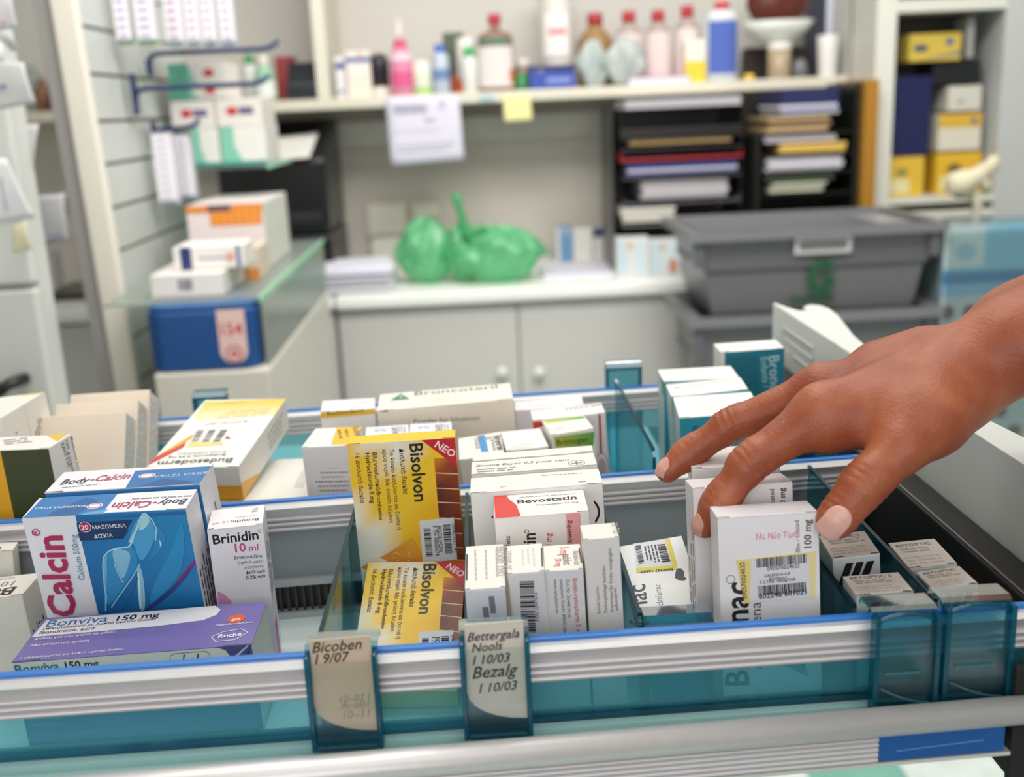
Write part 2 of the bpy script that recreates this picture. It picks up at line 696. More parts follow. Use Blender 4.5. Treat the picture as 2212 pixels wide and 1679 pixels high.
for a, b, lab in ((256, 293, 'leftmost hanging brush pack, white with green bottom'), (300, 346, 'second hanging brush pack from the left, white with green bottom')):
    pack(a, b, 97, -90, 1.97, '#86b890', '#e9e3ee', lab, '#b3a3c2')
nm = ['third', 'fourth', 'fifth', 'sixth']
for i, (a, b) in enumerate(((362, 404), (408, 440), (444, 474), (480, 514))):
    pack(a, b, 100, -90, 2.10 + i * .015, '#a9c4d6', '#d9d6e6' if i else '#e6c9b0', f'{nm[i]} hanging brush pack from the left, white with pale blue bottom', '#b79db2')
pack(345, 392, 442, 285, 2.06, '#b9cddd', '#e88c9c', 'narrow blister pack with a pink tip on the short blue hook', '#c8c6d8')
pack(390, 428, 430, 290, 2.12, '#9fb4cc', '#7f96b8', 'grey blue blister pack behind the pink tipped one', '#b7b9c8')

# ------------------------------------------------------------------ clear shelves and base on the display
ZS = 1.030


def plate(name, x0, x1, y0, y1, z, t, label, m='clear_plastic', edge='#9fd8b4'):
    o = empty(name, ((x0 + x1) / 2, (y0 + y1) / 2, z))
    k = MB('#dfe9e2', m)
    k.box(-(x1 - x0) / 2, (x1 - x0) / 2, -(y1 - y0) / 2, (y1 - y0) / 2, -t, 0)
    k.build('shelf_plate', o)
    k = MB(edge, 'plastic')
    k.box((x1 - x0) / 2 - .002, (x1 - x0) / 2 + .002, -(y1 - y0) / 2, (y1 - y0) / 2, -t - .002, .002)
    k.build('edge_strip', o)
    tag(o, label, 'shelf')
    return o


pa = at(425, 360, 2.2)
plate('acrylic_shelf', X0 + .025, at(592, 350, 2.2)[0], 2.13, 2.40, pa[2] - .001, .004, 'clear shelf holding the green and white boxes')
plate('acrylic_shelf', X0 + .025, -.336, 1.66, 2.42, ZS, .004, 'clear shelf with green edge under the orange striped carton', 'frosted')
BZ = .925
o = empty('display_plinth', (-.43, 1.95, 0))
m = MB('#d5cfc6', 'laminate')
m.box(-.07, .105, -.33, .4, .13, BZ)
m.build('plinth_body', o, .003)
m = MB('#dfe3de', 'frosted')
m.box(.097, .102, -.30, .40, BZ + .0005, ZS - .006)
m.build('side_guard', o)
tag(o, 'white plinth under the blue tin beside the slatted stand', 'plinth')


def carton_px(name, px0, px1, pyt, Y, zb, depth, col, label, cat='box', group=None, art=None, rz=0, side=None, bevel=.0015, m='card'):
    """plain carton standing on zb, its front spanning px0..px1 and reaching up to pyt"""
    pm = (px0 + px1) / 2
    a, b = at(px0, pyt, Y), at(px1, pyt, Y)
    w, h = b[0] - a[0], at(pm, pyt, Y)[2] - zb
    k = MB(col, m)
    k.box(-w / 2, w / 2, 0, depth, 0, h)
    if side:
        k.c[-3] = [lin(side)] * 4
        k.c[-1] = [lin(side)] * 4
    if art:
        f = Face((-w / 2, 0, 0), (1, 0, 0), (0, 0, 1), (0, -1, 0), w, h)
        art(Print(k, f, None, lift=.0004), w, h)
    ob = k.build(name, None, bevel, ((a[0] + b[0]) / 2, Y, zb), (0, 0, rz))
    return tag(ob, label, cat, group)


ZG = pa[2] - .0


def art_green(p, w, h):
    p.rect(0, 0, .3, 1, '#7fc0a8')
    p.poly(p.fr([(.3, 0), (.5, 0), (.3, .5)]), '#7fc0a8')
    p.rect(0, 0, 1, .1, '#3f8f86')


def art_logo(p, w, h):
    p.disc((w * .35, h * .55), w * .13, h * .16, '#c8323c')
    p.rect(.5, .42, .82, .68, '#6a5a86')


def art_teal(p, w, h):
    p.rect(0, 0, .35, 1, '#5fae96')
    p.poly(p.fr([(.35, 0), (.5, 0), (.35, 1)]), '#8fcab6')
    p.disc((w * .72, h * .5), w * .1, h * .2, '#c8323c')


for px0, px1, py, lab, ar in ((412, 470, 277, 'left box of the lower row on the clear shelf, white and green', art_green), (473, 571, 273, 'right box of the lower row on the clear shelf, white and green', art_green)):
    carton_px('small_carton', px0, px1, py, 2.2, ZG, .15, '#dedcd6', lab, 'box', 'green and white boxes on the clear shelf', ar)
z2 = ZG + (at(490, 275, 2.2)[2] - ZG) + .001
for px0, px1, py, lab in ((366, 461, 219, 'left white box with red mark on the clear shelf, second row'), (463, 562, 212, 'right white box with red mark on the clear shelf, second row')):
    carton_px('small_carton', px0, px1, py, 2.2, z2, .15, '#e2dcd6', lab, 'box', 'green and white boxes on the clear shelf', art_logo)
z3 = max(at(412, 219, 2.2)[2], at(512, 212, 2.2)[2]) + .002
carton_px('small_carton', 362, 488, 182, 2.21, z3, .14, '#e6e2dc', 'teal and white box third up on the clear shelf', 'box', 'green and white boxes on the clear shelf', art_teal)
carton_px('small_carton', 360, 482, 136, 2.21, at(425, 182, 2.21)[2] + .001, .14, '#e6e2dc', 'teal and white box topmost of the stack on the clear shelf', 'box', 'green and white boxes on the clear shelf', art_teal)


def art_orange(p, w, h):
    p.rect(.0, .88, 1, 1, '#d88a3a')
    p.rect(.30, .68, .98, .96, '#dd8427')
    for i in range(6):
        p.rect(.36 + i * .1, .7, .40 + i * .1, .94, '#e89a44')
    p.rect(.28, .9, .58, 1, '#5a4a58')
    p.rect(0, 0, 1, .3, '#ecd0bc')


carton_px('orange_striped_carton', 400, 566, 442, 1.98, ZS + .0005, .26, '#e2d6d6', 'large white carton with orange panel on the clear shelf', 'box', None, art_orange, side='#dcdcd4')


def art_bluelabel(p, w, h):
    p.rect(.10, 0, .26, 1, '#23306e')
    p.rect(.9, 0, .95, 1, '#3b5a8e')
    p.rect(.36, .4, .8, .55, '#b8b4c0')
    p.rect(.76, .3, .86, .65, '#e09a8a')


def art_bar(p, w, h):
    p.bars((w * .38, h * .28), (w * .58, h * .28), (w * .38, h * .78), '#5a5a70', 14)
    p.rect(0, 0, 1, .12, '#d6ccc8')


zb = ZS + .0005
c1 = carton_px('white_carton', 322, 480, 592, 1.70, zb, .20, '#e6e3de', 'flat white carton with barcode on the front of the clear shelf', 'box', None, art_bar, side='#d6d6d0')
zt = at(400, 592, 1.70)[2] + .001
carton_px('white_carton', 371, 524, 532, 1.74, zt, .09, '#ebe6e0', 'small cream carton with dark blue band on the barcode carton', 'box', None, art_bluelabel)
carton_px('orange_carton', 527, 556, 535, 1.86, zb, .10, '#d9c8b8', 'small orange and white carton behind the cream one', 'box', None, lambda p, w, h: p.rect(0, 0, 1, .35, '#d98a3c'))

# blue tin with paper seal
a, b = at(322, 800, 1.63), at(561, 790, 1.63)
w, h = b[0] - a[0], at(440, 672, 1.63)[2] - BZ
BZ += .0005
t = empty('blue_tin', ((a[0] + b[0]) / 2, 1.63, BZ))
m = MB('#164a88', 'plastic')
rp = []
for cx, cy, s0 in ((w / 2 - .03, .17 - .03, 0), (-w / 2 + .03, .17 - .03, 90), (-w / 2 + .03, .03, 180), (w / 2 - .03, .03, 270)):
    for q in range(7):
        an = rad(s0 + q * 15)
        rp.append((cx + .03 * math.cos(an), cy + .03 * math.sin(an)))
m.prism(rp, 0, h, smooth=False)
m.build('tin_body', t, .006, seg=3)
m = MB('#2d5f98', 'plastic')
m.prism([(x * .97, .085 + (y - .085) * .95) for x, y in rp], h, h + .008)
m.build('tin_lid', t, .003)
sl = MB('#ddb9b2', 'paper')
f = Face((w * .16, -.0006, 0), (1, 0, 0), (0, 0, 1), (0, -1, 0), w * .25, h)
p = Print(sl, f, lift=.0003)
W2 = f.W
p.poly([(0, h), (W2, h), (W2, h * .30)] + [(W2 / 2 + W2 / 2 * math.cos(rad(k)), h * .30 - W2 * .42 * math.sin(rad(k))) for k in range(15, 180, 15)] + [(0, h * .30)], '#e3c1bb')
p.text('154', (W2 * .12, h * .58), (W2 * .88, h * .58), '#c0454a', 1.1, .02)
p.disc((W2 / 2, h * .26), W2 * .32, W2 * .32, '#b83a42', ring=W2 * .07)
p.poly([(W2 * .36, h * .2), (W2 * .5, h * .24), (W2 * .66, h * .2), (W2 * .62, h * .28), (W2 * .5, h * .33), (W2 * .4, h * .28)], '#b83a42')
sl.build('paper_seal', t)
tag(t, 'blue rounded tin with white and red paper seal', 'tin')


# ================================================================== things on the wall shelf
YS = 3.02


def bottle(px0, px1, pyt, Y, zb, prof, cap, label, cat='bottle', group=None, body='#cfd4d6', m='plastic', band=None, capm='plastic', sy=1, name='bottle', txt=None):
    """prof: [(radius 0..1, height 0..1)] of the body up to the neck; cap: (colour, r, z0, z1)"""
    a, b = at(px0, pyt, Y), at(px1, pyt, Y)
    R, h = (b[0] - a[0]) / 2, at((px0 + px1) / 2, pyt, Y)[2] - zb
    k = MB(body, m)
    k.lathe([(r * R, z * h) for r, z in prof], n=28, sy=sy)
    o = k.build(name, None, 0, ((a[0] + b[0]) / 2, Y, zb))
    if cap:
        c = MB(cap[0], capm)
        c.lathe([(cap[1] * R * .94, cap[2] * h), (cap[1] * R, cap[2] * h + .002), (cap[1] * R, cap[3] * h - .003), (cap[1] * R * .85, cap[3] * h)], n=24)
        c.build('cap', o)
    for bd in (band or []):
        c = MB(bd[0], 'paper')
        n = 28
        a0, a1 = bd[3] if len(bd) > 3 else (-180, 0)
        r = R * 1.015
        vs, fs = [], []
        for i in range(n + 1):
            t = rad(a0 + (a1 - a0) * i / n)
            for z in bd[1:3]:
                vs.append((r * math.cos(t), r * sy * math.sin(t) - .0006, z * h))
        fs = [[2 * i, 2 * i + 2, 2 * i + 3, 2 * i + 1] for i in range(n)]
        c.mesh(vs, fs, smooth=True)
        c.build('paper_label', o)
    return tag(o, label, cat, group)


STR = [(.9, 0), (1, .02), (1, .72), (.85, .80), (.42, .86), (.40, .90)]
G1 = 'bottles and boxes on the wall shelf'
# left of the divider
bottle(545, 590, 120, YS, SH, [(.9, 0), (1, .03), (1, .55), (.8, .7), (.45, .78)], ('#e8e6d6', .5, .76, 1), 'green and white dispenser bottle left of the shelf divider', body='#9cc8ac', band=[('#e8efe8', .1, .45)])
bottle(520, 552, 118, 3.12, SH, [(.9, 0), (1, .03), (1, .7), (.6, .8)], ('#3aa060', .6, .78, 1), 'white bottle with green cap left of the shelf divider', body='#dfe3de')
carton_px('red_carton', 592, 632, 122, 3.12, SH, .06, '#9a3a3c', 'dark red box behind the dark device on the shelf')
a = at(622, 215, 2.98)
b = at(692, 215, 2.98)
o = empty('card_terminal', ((a[0] + b[0]) / 2, 2.98, SH))
w, h = b[0] - a[0], at(655, 133, 2.98)[2] - SH
m = MB('#23262e', 'plastic')
m.prism([(0, 0), (.10, 0), (.10, h), (.05, h), (0, h * .42)], -w / 2, w / 2, 'x')
m.build('terminal_body', o, .003)
m = MB('#6f96d8', 'plastic')
m.box(-w * .36, w * .34, -.002, .0, 0, h * .58)
m.X = None
q = m.build('screen', o, .001, (0, .012, h * .44), (-rad(36), 0, 0))
tag(o, 'small black device with blue screen left of the shelf divider', 'device')

# right of the divider
carton_px('white_blue_carton', 722, 742, 122, 2.97, SH, .05, '#e4e0e0', 'narrow white and blue box beside the shelf divider', 'box', G1, lambda p, w, h: (p.rect(0, .70, 1, .85, '#3d4f94'), p.rect(.2, .1, .8, .2, '#8a90b8')))
carton_px('white_blue_carton', 745, 797, 110, 2.985, SH, .05, '#e9e2dc', 'wider white box with blue stripe next to the shelf divider', 'box', G1, lambda p, w, h: (p.rect(0, .76, 1, .86, '#46569a'), p.rect(.05, .05, .95, .5, '#e8ddd0'), p.disc((w * .6, h * .93), w * .1, h * .05, '#e0a860')))
bottle(798, 838, 116, 3.03, SH, [(.62, 0), (.66, .02), (.66, .22), (1, .24), (1, .80), (.8, .95), (.4, 1)], None, 'round black topped jar with white base on the shelf', 'jar', None, '#25222e', band=[('#e9dfd6', .0, .23)])
pink = bottle(836, 886, 56, 2.99, SH, [(.9, 0), (1, .02), (1, .50), (.93, .60), (.55, .68), (.52, .70)], ('#d94a78', .56, .68, .80), 'pink liquid bottle with white pointed nozzle', body='#e48cac', m='plastic', band=[('#d95f8e', .14, .34), ('#efd6e0', .50, .60)])
k = MB('#eadfdf', 'plastic')
a = at(860, 100, 2.99)
k.lathe([(.008, 0), (.007, .02), (.003, .055)], n=14)
q = k.build('nozzle', pink)
q.location = (0, 0, .80 * (at(861, 56, 2.99)[2] - SH) - .001)
bottle(888, 930, 132, 3.0, SH, [(.95, 0), (1, .02), (1, .86), (.9, .9)], ('#e8e6e0', 1.02, .86, 1), 'short white tub with green print on the shelf', 'jar', None, '#e2e6de', band=[('#a8d070', .05, .22), ('#dfe6cc', .4, .7)])
bottle(930, 968, 96, 3.0, SH, [(.95, 0), (1, .02), (1, .74), (.7, .82), (.6, .84)], ('#3c63c4', .6, .82, 1), 'pale blue bottle with blue cap', body='#b4bfd0', band=[('#6f8ab4', .28, .5)])
carton_px('dark_green_carton', 955, 1000, 70, 3.12, SH, .05, '#4d5a44', 'dark green upright box behind the bottles', 'box', G1, lambda p, w, h: p.rect(.3, 0, 1, .3, '#c0502e'))
bottle(984, 1026, 82, 3.05, SH, [(.8, 0), (.95, .02), (1, .5), (.98, .98), (.9, 1)], None, 'upright white tube behind the green capped bottle', 'tube', None, '#e2dedc', band=[('#e06a3a', .0, .25, (-180, -120))])
bottle(996, 1028, 100, 2.99, SH, [(.95, 0), (1, .02), (1, .70), (.7, .78)], ('#3aa866', .72, .74, 1), 'white bottle with bright green cap before the white tube', body='#dcdcd8')
bottle(1028, 1106, 30, 3.0, SH, [(.92, 0), (1, .015), (1, .66), (.88, .74), (.3, .79), (.28, .84)], ('#b02838', .36, .86, 1), 'large brown glass bottle with white label and red cap', body='#8f6a5c', m='foil', band=[('#ded6d4', .06, .58, (-180, -25)), ('#5f7a66', .60, .70, (-160, -40)), ('#d86a34', .1, .28, (-45, -25))], sy=.6)
bottle(1110, 1142, 160, 3.0, SH, [(.95, 0), (1, .04), (1, 1)], None, 'small green cap standing beside the blue box', 'cap', None, '#2d7d46')
bottle(1108, 1148, 128, 3.10, SH, [(.9, 0), (1, .03), (1, .7), (.6, .8)], ('#e6e2da', .7, .78, 1), 'brown jar with pale lid behind the green cap', 'jar', None, '#8f7468')


def art_bluebox(p, w, h):
    p.poly(p.fr([(0, 0), (1, 0), (1, .7), (0, .8)]), '#3248a0')
    p.rect(.36, .26, .9, .46, '#8296d0')
    p.disc((w * .25, h * .75), w * .07, h * .1, '#6a7898')


carton_px('blue_carton', 1143, 1242, 140, 2.98, SH, .09, '#232b58', 'dark blue box with pale lettering on the shelf', 'box', G1, art_bluebox)
bottle(1160, 1236, -40, 3.1, SH, [(.86, 0), (.88, .02), (1, .95), (.98, 1)], None, 'tall white bucket with red print on the shelf', 'bucket', None, '#dcd7d3', band=[('#d8707c', .50, .56, (-120, -60)), ('#ece8e4', .3, .7, (-140, -50))])
bottle(1245, 1324, 28, 3.14, SH, [(.95, 0), (1, .02), (1, .60), (.8, .7), (.36, .82), (.34, .86)], ('#a8242e', .42, .84, 1), 'brown bottle with red cap behind the white plastic bags', 'bottle', 'red capped bottles', '#9a7a50')
for i, (a, b, t, lab) in enumerate(((1328, 1388, 24, 'red capped bottle directly right of the brown one'), (1392, 1450, 22, 'red capped bottle in the middle of the row'), (1456, 1512, 12, 'red capped bottle beside the yellow topped box'))):
    bottle(a, b, t, 3.08, SH, [(.95, 0), (1, .015), (1, .66), (.9, .74), (.42, .82), (.4, .86)], ('#b0262e', .48, .85, 1), lab, 'bottle', 'red capped bottles', '#a99a94', band=[('#dccfcd', .1, .70, (-170, -10))], m='plastic')
carton_px('cream_yellow_carton', 1480, 1524, 85, 2.99, SH, .05, '#e9e3d2', 'cream topped yellow box beside the big blue labelled bottle', 'box', G1, lambda p, w, h: p.rect(0, 0, 1, .5, '#e6c93c'))
bottle(1524, 1594, 4, 3.0, SH, [(.92, 0), (1, .015), (1, .80), (.9, .86), (.42, .91), (.4, .92)], ('#c8323c', .46, .91, 1), 'big white bottle with blue label and red cap', body='#ccd6da', band=[('#4f66b4', .1, .76, (-150, -30)), ('#e2e2ea', .78, .85, (-140, -40))], sy=.7)
bottle(1606, 1630, 160, 2.99, SH, [(.9, 0), (1, .1), (.8, 1)], None, 'tiny yellow cap lying right of the big bottle', 'cap', None, '#e0b83c')
bottle(1660, 1708, 92, 3.02, SH, [(.9, 0), (1, .03), (1, .78)], ('#e0ded6', 1.04, .78, 1), 'brownish jar with white lid under the bowl', 'jar', None, '#a8977c')
bottle(1712, 1744, 128, 3.0, SH, [(.7, 0), (1, .3), (.9, .8), (.5, 1)], None, 'small grey lump beside the lidded jar', 'ornament', None, '#6d6a70')
bottle(1766, 1812, 76, 3.02, SH, [(.8, 0), (.82, .02), (1, .98), (.96, 1)], None, 'white cup holding a dark blue holder', 'cup', None, '#dcdad8')
# dark file holder behind
carton_px('dark_file_box', 1752, 1822, -40, 3.14, SH, .05, '#2a2e3e', 'dark upright file box behind the white cup', 'file box', None, lambda p, w, h: p.rect(.5, .3, .78, .95, '#c8ccdc'))
carton_px('dark_bag', 1608, 1752, 100, 3.13, SH, .05, '#241c1c', 'dark bag behind the white bowl', 'bag', None, None, bevel=.01)
# white bowl with a red brown pouch resting in it
a, b = at(1602, 60, 3.03), at(1762, 60, 3.03)
R = (b[0] - a[0]) / 2
zb_ = at(1690, 100, 3.03)[2]
zt_ = at(1690, 44, 3.03)[2]
zj = at(1684, 92, 3.02)[2] + .002
m = MB('#d3d8d2', 'plastic')
hh = zt_ - zj
m.lathe([(R * .35, 0), (R * .5, .004), (R * .8, hh * .5), (R, hh), (R * .95, hh), (R * .74, hh * .52), (R * .3, .01)], n=36, sy=.62)
tag(m.build('bowl', None, 0, ((a[0] + b[0]) / 2, 3.045, zj)), 'wide white bowl standing on the lidded jar', 'bowl')
m = MB('#5c2a20', 'foil')
m.lathe([(R * .3, 0), (R * .7, .03), (R * .85, .06), (R * .8, .12), (R * .5, .16), (R * .1, .165)], n=20, sy=.5)
tag(m.build('brown_pouch', None, 0, ((a[0] + b[0]) / 2, 3.045, zj + hh * .62)), 'red brown pouch heaped in the white bowl', 'pouch')
# white plastic bags, crumpled
random.seed(3)


def crumple(name, px0, px1, pyt, Y, zb, label, m_, col, sy=.6, seed=1, cat='plastic bag', amp=.24):
    a, b = at(px0, pyt, Y), at(px1, pyt, Y)
    R, h = (b[0] - a[0]) / 2, at((px0 + px1) / 2, pyt, Y)[2] - zb
    rng = random.Random(seed)
    ph = [rng.uniform(0, 6.28) for _ in range(8)]
    k = MB(col, m_)
    n, rows = 48, 22
    vs, fs = [], []
    for j in range(rows + 1):
        t = j / rows
        r0 = math.sin(math.pi * min(1, t * .93 + .07)) ** .55
        for i in range(n):
            an = 2 * math.pi * i / n
            r = r0 * (1 + amp * math.sin(3 * an + ph[0] + 4 * t) + amp * .7 * math.sin(7 * an + ph[1] - 6 * t) + amp * .45 * math.sin(13 * an + ph[2] + 11 * t))
            vs.append((R * .92 * r * math.cos(an), R * sy * r * math.sin(an), h * t + h * .04 * math.sin(5 * an + ph[3]) * math.sin(math.pi * t)))
    for j in range(rows):
        for i in range(n):
            fs.append([j * n + i, j * n + (i + 1) % n, (j + 1) * n + (i + 1) % n, (j + 1) * n + i])
    k.mesh(vs, fs, smooth=True)
    o = k.build(name, None, 0, ((a[0] + b[0]) / 2, Y, zb + .001))
    return tag(o, label, cat)


crumple('white_plastic_bag', 1250, 1312, 85, 3.03, SH, 'crumpled white plastic bag right of the dark blue box', 'white_bag', '#e2efee', seed=4)
crumple('white_plastic_bag', 1312, 1392, 80, 2.99, SH + .004, 'crumpled white plastic bag in front of the red capped bottles', 'white_bag', '#e6f0ee', seed=9)
a, b = at(1358, 175, 2.97), at(1490, 170, 2.97)
m = MB('#d9d7e0', 'paper')
m.box(-(b[0] - a[0]) / 2, (b[0] - a[0]) / 2, 0, .12, 0, .018)
m.box(-(b[0] - a[0]) / 2, (b[0] - a[0]) / 2, -.001, .121, .018, .021, '#b87888')
tag(m.build('paperback_booklet', None, .001, ((a[0] + b[0]) / 2, 2.965, SH), (0, 0, .05)), 'white booklet lying on the shelf before the red capped bottles', 'booklet')


def sheet(name, pts, Y, label, col='#d6d3e2', marks=None, cat='paper', th=.0006, curl=.006, pY=None):
    """a sheet hanging at depth Y whose corners show at pts (tl, tr, br, bl)"""
    C = [at(x, y, Y if pY is None else pY[i]) for i, (x, y) in enumerate(pts)]
    n = 8
    m = MB(col, 'paper')
    g = []
    for j in range(n + 1):
        t = j / n
        for i in range(n + 1):
            s_ = i / n
            p = (C[0] * (1 - s_) + C[1] * s_) * (1 - t) + (C[3] * (1 - s_) + C[2] * s_) * t
            g.append((p[0], p[1] - curl * math.sin(t * 3.1) * (.4 + .6 * s_) - curl * t * t, p[2]))
    fs = [[j * (n + 1) + i, (j + 1) * (n + 1) + i, (j + 1) * (n + 1) + i + 1, j * (n + 1) + i + 1] for j in range(n) for i in range(n)]
    m.mesh(g, fs, smooth=True)
    for (u0, v0, u1, v1, c) in marks or []:
        q = []
        for u, v in ((u0, v0), (u1, v0), (u1, v1), (u0, v1)):
            p = (C[0] * (1 - u) + C[1] * u) * (1 - v) + (C[3] * (1 - u) + C[2] * u) * v
            q.append((p[0], p[1] - curl * math.sin(v * 3.1) * (.4 + .6 * u) - curl * v * v - .0015, p[2]))
        m.face(q[::-1], c)
    o = m.build(name)
    sol = o.modifiers.new('sheet', 'SOLIDIFY')
    sol.thickness = th
    return tag(o, label, cat)


sheet('notice_sheet', ((832, 210), (992, 205), (1003, 345), (846, 358)), 2.944, 'printed white sheet hanging from the front of the wall shelf', '#d9d6e6', [(.1, .24, .55, .12, '#a8a4b6'), (.5, .34, .64, .38, '#a8a4b6'), (.1, .72, .9, .74, '#aaa6b8'), (.1, .8, .8, .82, '#a9a5b7'), (.72, .06, .8, .2, '#bdb9cc'), (.1, .5, .7, .51, '#c3c0d0')])
sheet('sticky_note', ((1085, 207), (1145, 205), (1150, 260), (1090, 264)), 2.945, 'yellow sticky note hanging from the wall shelf', '#e8e2a4', [(.15, .2, .8, .24, '#cfc98c')], curl=.003)
m = MB('#9fc4d6', 'plastic')
a, b = at(1035, 212, 2.947), at(1066, 205, 2.947)
m.box(0, b[0] - a[0], -.003, 0, 0, .014)
tag(m.build('shelf_ticket', None, .001, (a[0], 2.9495, SH - .022)), 'pale blue ticket on the shelf edge below the brown bottle', 'ticket')

# ================================================================== things on the worktop
# black printer at the left
a, b = at(482, 500, 2.86), at(716, 500, 2.86)
w = b[0] - a[0]
zt_ = at(600, 350, 2.86)[2]
o = empty('printer', ((a[0] + b[0]) / 2, 2.86, CT))
H_ = zt_ - CT
m = MB('#17171a', 'plastic')
m.box(-w / 2, w / 2, 0, .36, 0, H_ * .42)
m.build('lower_case', o, .008)
m = MB('#141416', 'plastic')
m.prism([(0, H_ * .43), (.36, H_ * .43), (.36, H_ * 1.30), (.30, H_ * 1.30), (0, H_ * 1.02)], -w / 2, w / 2 * .98, 'x')
m.build('upper_case', o, .012)
m = MB('#2a2a2e', 'plastic')
m.box(-w * .42, w * .42, -.004, .0, H_ * .52, H_ * .60)
m.box(-w * .40, w * .40, -.004, .0, H_ * .1, H_ * .3)
m.build('front_panel', o, .002)
m = MB('#1b1b1e', 'plastic')
m.box(-w * .46, w * .40, .05, .10, H_ * 1.01, H_ * 1.07)
m.build('output_tray', o, .002)
tag(o, 'black office printer on the worktop behind the slatted display', 'printer')
def on_slope(px, py):
    for k in range(400):
        Y = 2.84 + k * .001
        if at(px, py, Y)[2] <= CT + H_ * (1.02 + .28 * min(max((Y - 2.86) / .3, 0), 1)) + .012:
            return Y
    return Y


SP = ((560, 300), (688, 286), (668, 340), (545, 350))
sheet('printed_sheet', SP, 2.9, 'curled white sheet lying on top of the black printer', '#dcdcd6', None, pY=[on_slope(*q_) for q_ in SP], curl=.0)

# two pale switch plates
for i, (x0, x1, y0, y1, lab) in enumerate(((796, 876, 438, 510, 'larger pale wall box left of the green bag'), (892, 948, 436, 470, 'smaller pale wall box behind the green bag'))):
    a, b = at(x0, y1, 3.27), at(x1, y0, 3.27)
    m = MB('#dcd9cc', 'plastic')
    m.box(a[0], b[0], 3.262, 3.299, a[2], b[2])
    m.box(a[0] + .012, b[0] - .012, 3.259, 3.262, a[2] + .012, b[2] - .012, '#e2dfd2')
    tag(m.build('wall_socket_box', None, .003), lab, 'wall box')
a, b = at(806, 560, 3.22), at(870, 512, 3.22)
m = MB('#cfccc0', 'plastic')
m.box(a[0], b[0], 3.20, 3.26, CT, b[2])
tag(m.build('pale_carton', None, .002), 'pale box standing below the larger wall box', 'box')

# white paper piles
a, b = at(704, 600, 2.78), at(848, 600, 2.78)
m = MB('#dedde6', 'paper')
for i in range(14):
    dx, dy = random.uniform(-.006, .006), random.uniform(-.008, .008)
    m.box(a[0] + dx, b[0] + dx, 2.73 + dy, 2.93 + dy, CT + i * .004, CT + i * .004 + .0036, random.choice(('#e4e3ec', '#d9d8e2', '#e9e7e6')))
tag(m.build('paper_pile', None), 'thick pile of white papers left of the green bag', 'papers')
zt_ = CT + 14 * .004
m = MB('#e6e6f2', 'paper')
m.box(-.085, .085, -.09, .09, 0, .012)
tag(m.build('paper_pile', None, 0, ((a[0] + b[0]) / 2 - .005, 2.83, zt_ + .0005), (0, 0, .12)), 'thin bluish white paper bundle lying on the thick pile', 'papers')
a = at(655, 595, 2.74)
m = MB('#8cc9cf', 'plastic')
m.lathe([(.02, 0), (.03, .002), (.05, .03), (.056, .05), (.053, .05), (.046, .03), (.02, .006)], n=28)
tag(m.build('cyan_bowl', None, 0, (a[0], 2.765, CT)), 'small pale cyan bowl beside the black printer', 'bowl')

# green carrier bag: body in two lobes, twisted neck, long tail
bag = empty('green_bag', (*at(1010, 600, 2.84)[:2], CT))
ox, oy = bag.location[0], 2.84


def lobe(cx, cy, rx, ry, rz, seed, z0=0, folds=.10):
    rng = random.Random(seed)
    ph = [rng.uniform(0, 6.28) for _ in range(8)]
    n, rows = 56, 30
    vs, fs = [], []
    for j in range(rows + 1):
        th = math.pi * j / rows
        for i in range(n):
            an = 2 * math.pi * i / n
            f = 1 + folds * (math.sin(4 * an + ph[0] + 3 * th) + .7 * math.sin(9 * an + ph[1] - 4 * th) + .5 * math.sin(15 * an + 7 * th + ph[2]) + .5 * math.sin(6 * th + ph[3] + 2 * an)) * math.sin(th)
            z = rz * (1 - math.cos(th)) * (1 + .05 * math.sin(3 * an + ph[4]))
            vs.append((cx + rx * math.sin(th) * f * math.cos(an), cy + ry * math.sin(th) * f * math.sin(an), max(.0008, z0 + z)))
    for j in range(rows):
        for i in range(n):
            fs.append([j * n + i, j * n + (i + 1) % n, (j + 1) * n + (i + 1) % n, (j + 1) * n + i])
    return vs, fs


def off(px, py):
    p = at(px, py, 2.84)
    return p[0] - ox, p[2] - CT


m = MB('#93f2b9', 'bag')
l0, l1 = off(866, 560), off(985, 500)
m.mesh(*lobe((l0[0] + l1[0]) / 2 - .005, .02, (l1[0] - l0[0]) / 2, .07, off(920, 476)[1] / 2, 5), smooth=True)
r0, r1 = off(990, 560), off(1168, 560)
m.mesh(*lobe((r0[0] + r1[0]) / 2, -.02, (r1[0] - r0[0]) / 2, .08, off(1080, 490)[1] / 2, 8), smooth=True)
k0 = off(1000, 520)
m.mesh(*lobe(k0[0], 0, .05, .05, off(1000, 478)[1] / 2 * .95, 11, folds=.16), smooth=True)
m.build('bag_body', bag)
m = MB('#6ad79a', 'bag')
q = [off(*p) for p in ((1008, 520), (1003, 490), (996, 460), (988, 435), (983, 416))]
m.tube([(a_, -.02, b_) for a_, b_ in q], [.022, .013, .010, .011, .014], 12)
q = [off(*p) for p in ((1005, 520), (1016, 500), (1040, 488), (1052, 500))]
m.tube([(a_, -.03, b_) for a_, b_ in q], [.018, .012, .012, .006], 10)
m.build('knotted_handle', bag)
tag(bag, 'translucent green plastic bag with twisted top on the worktop', 'plastic bag')

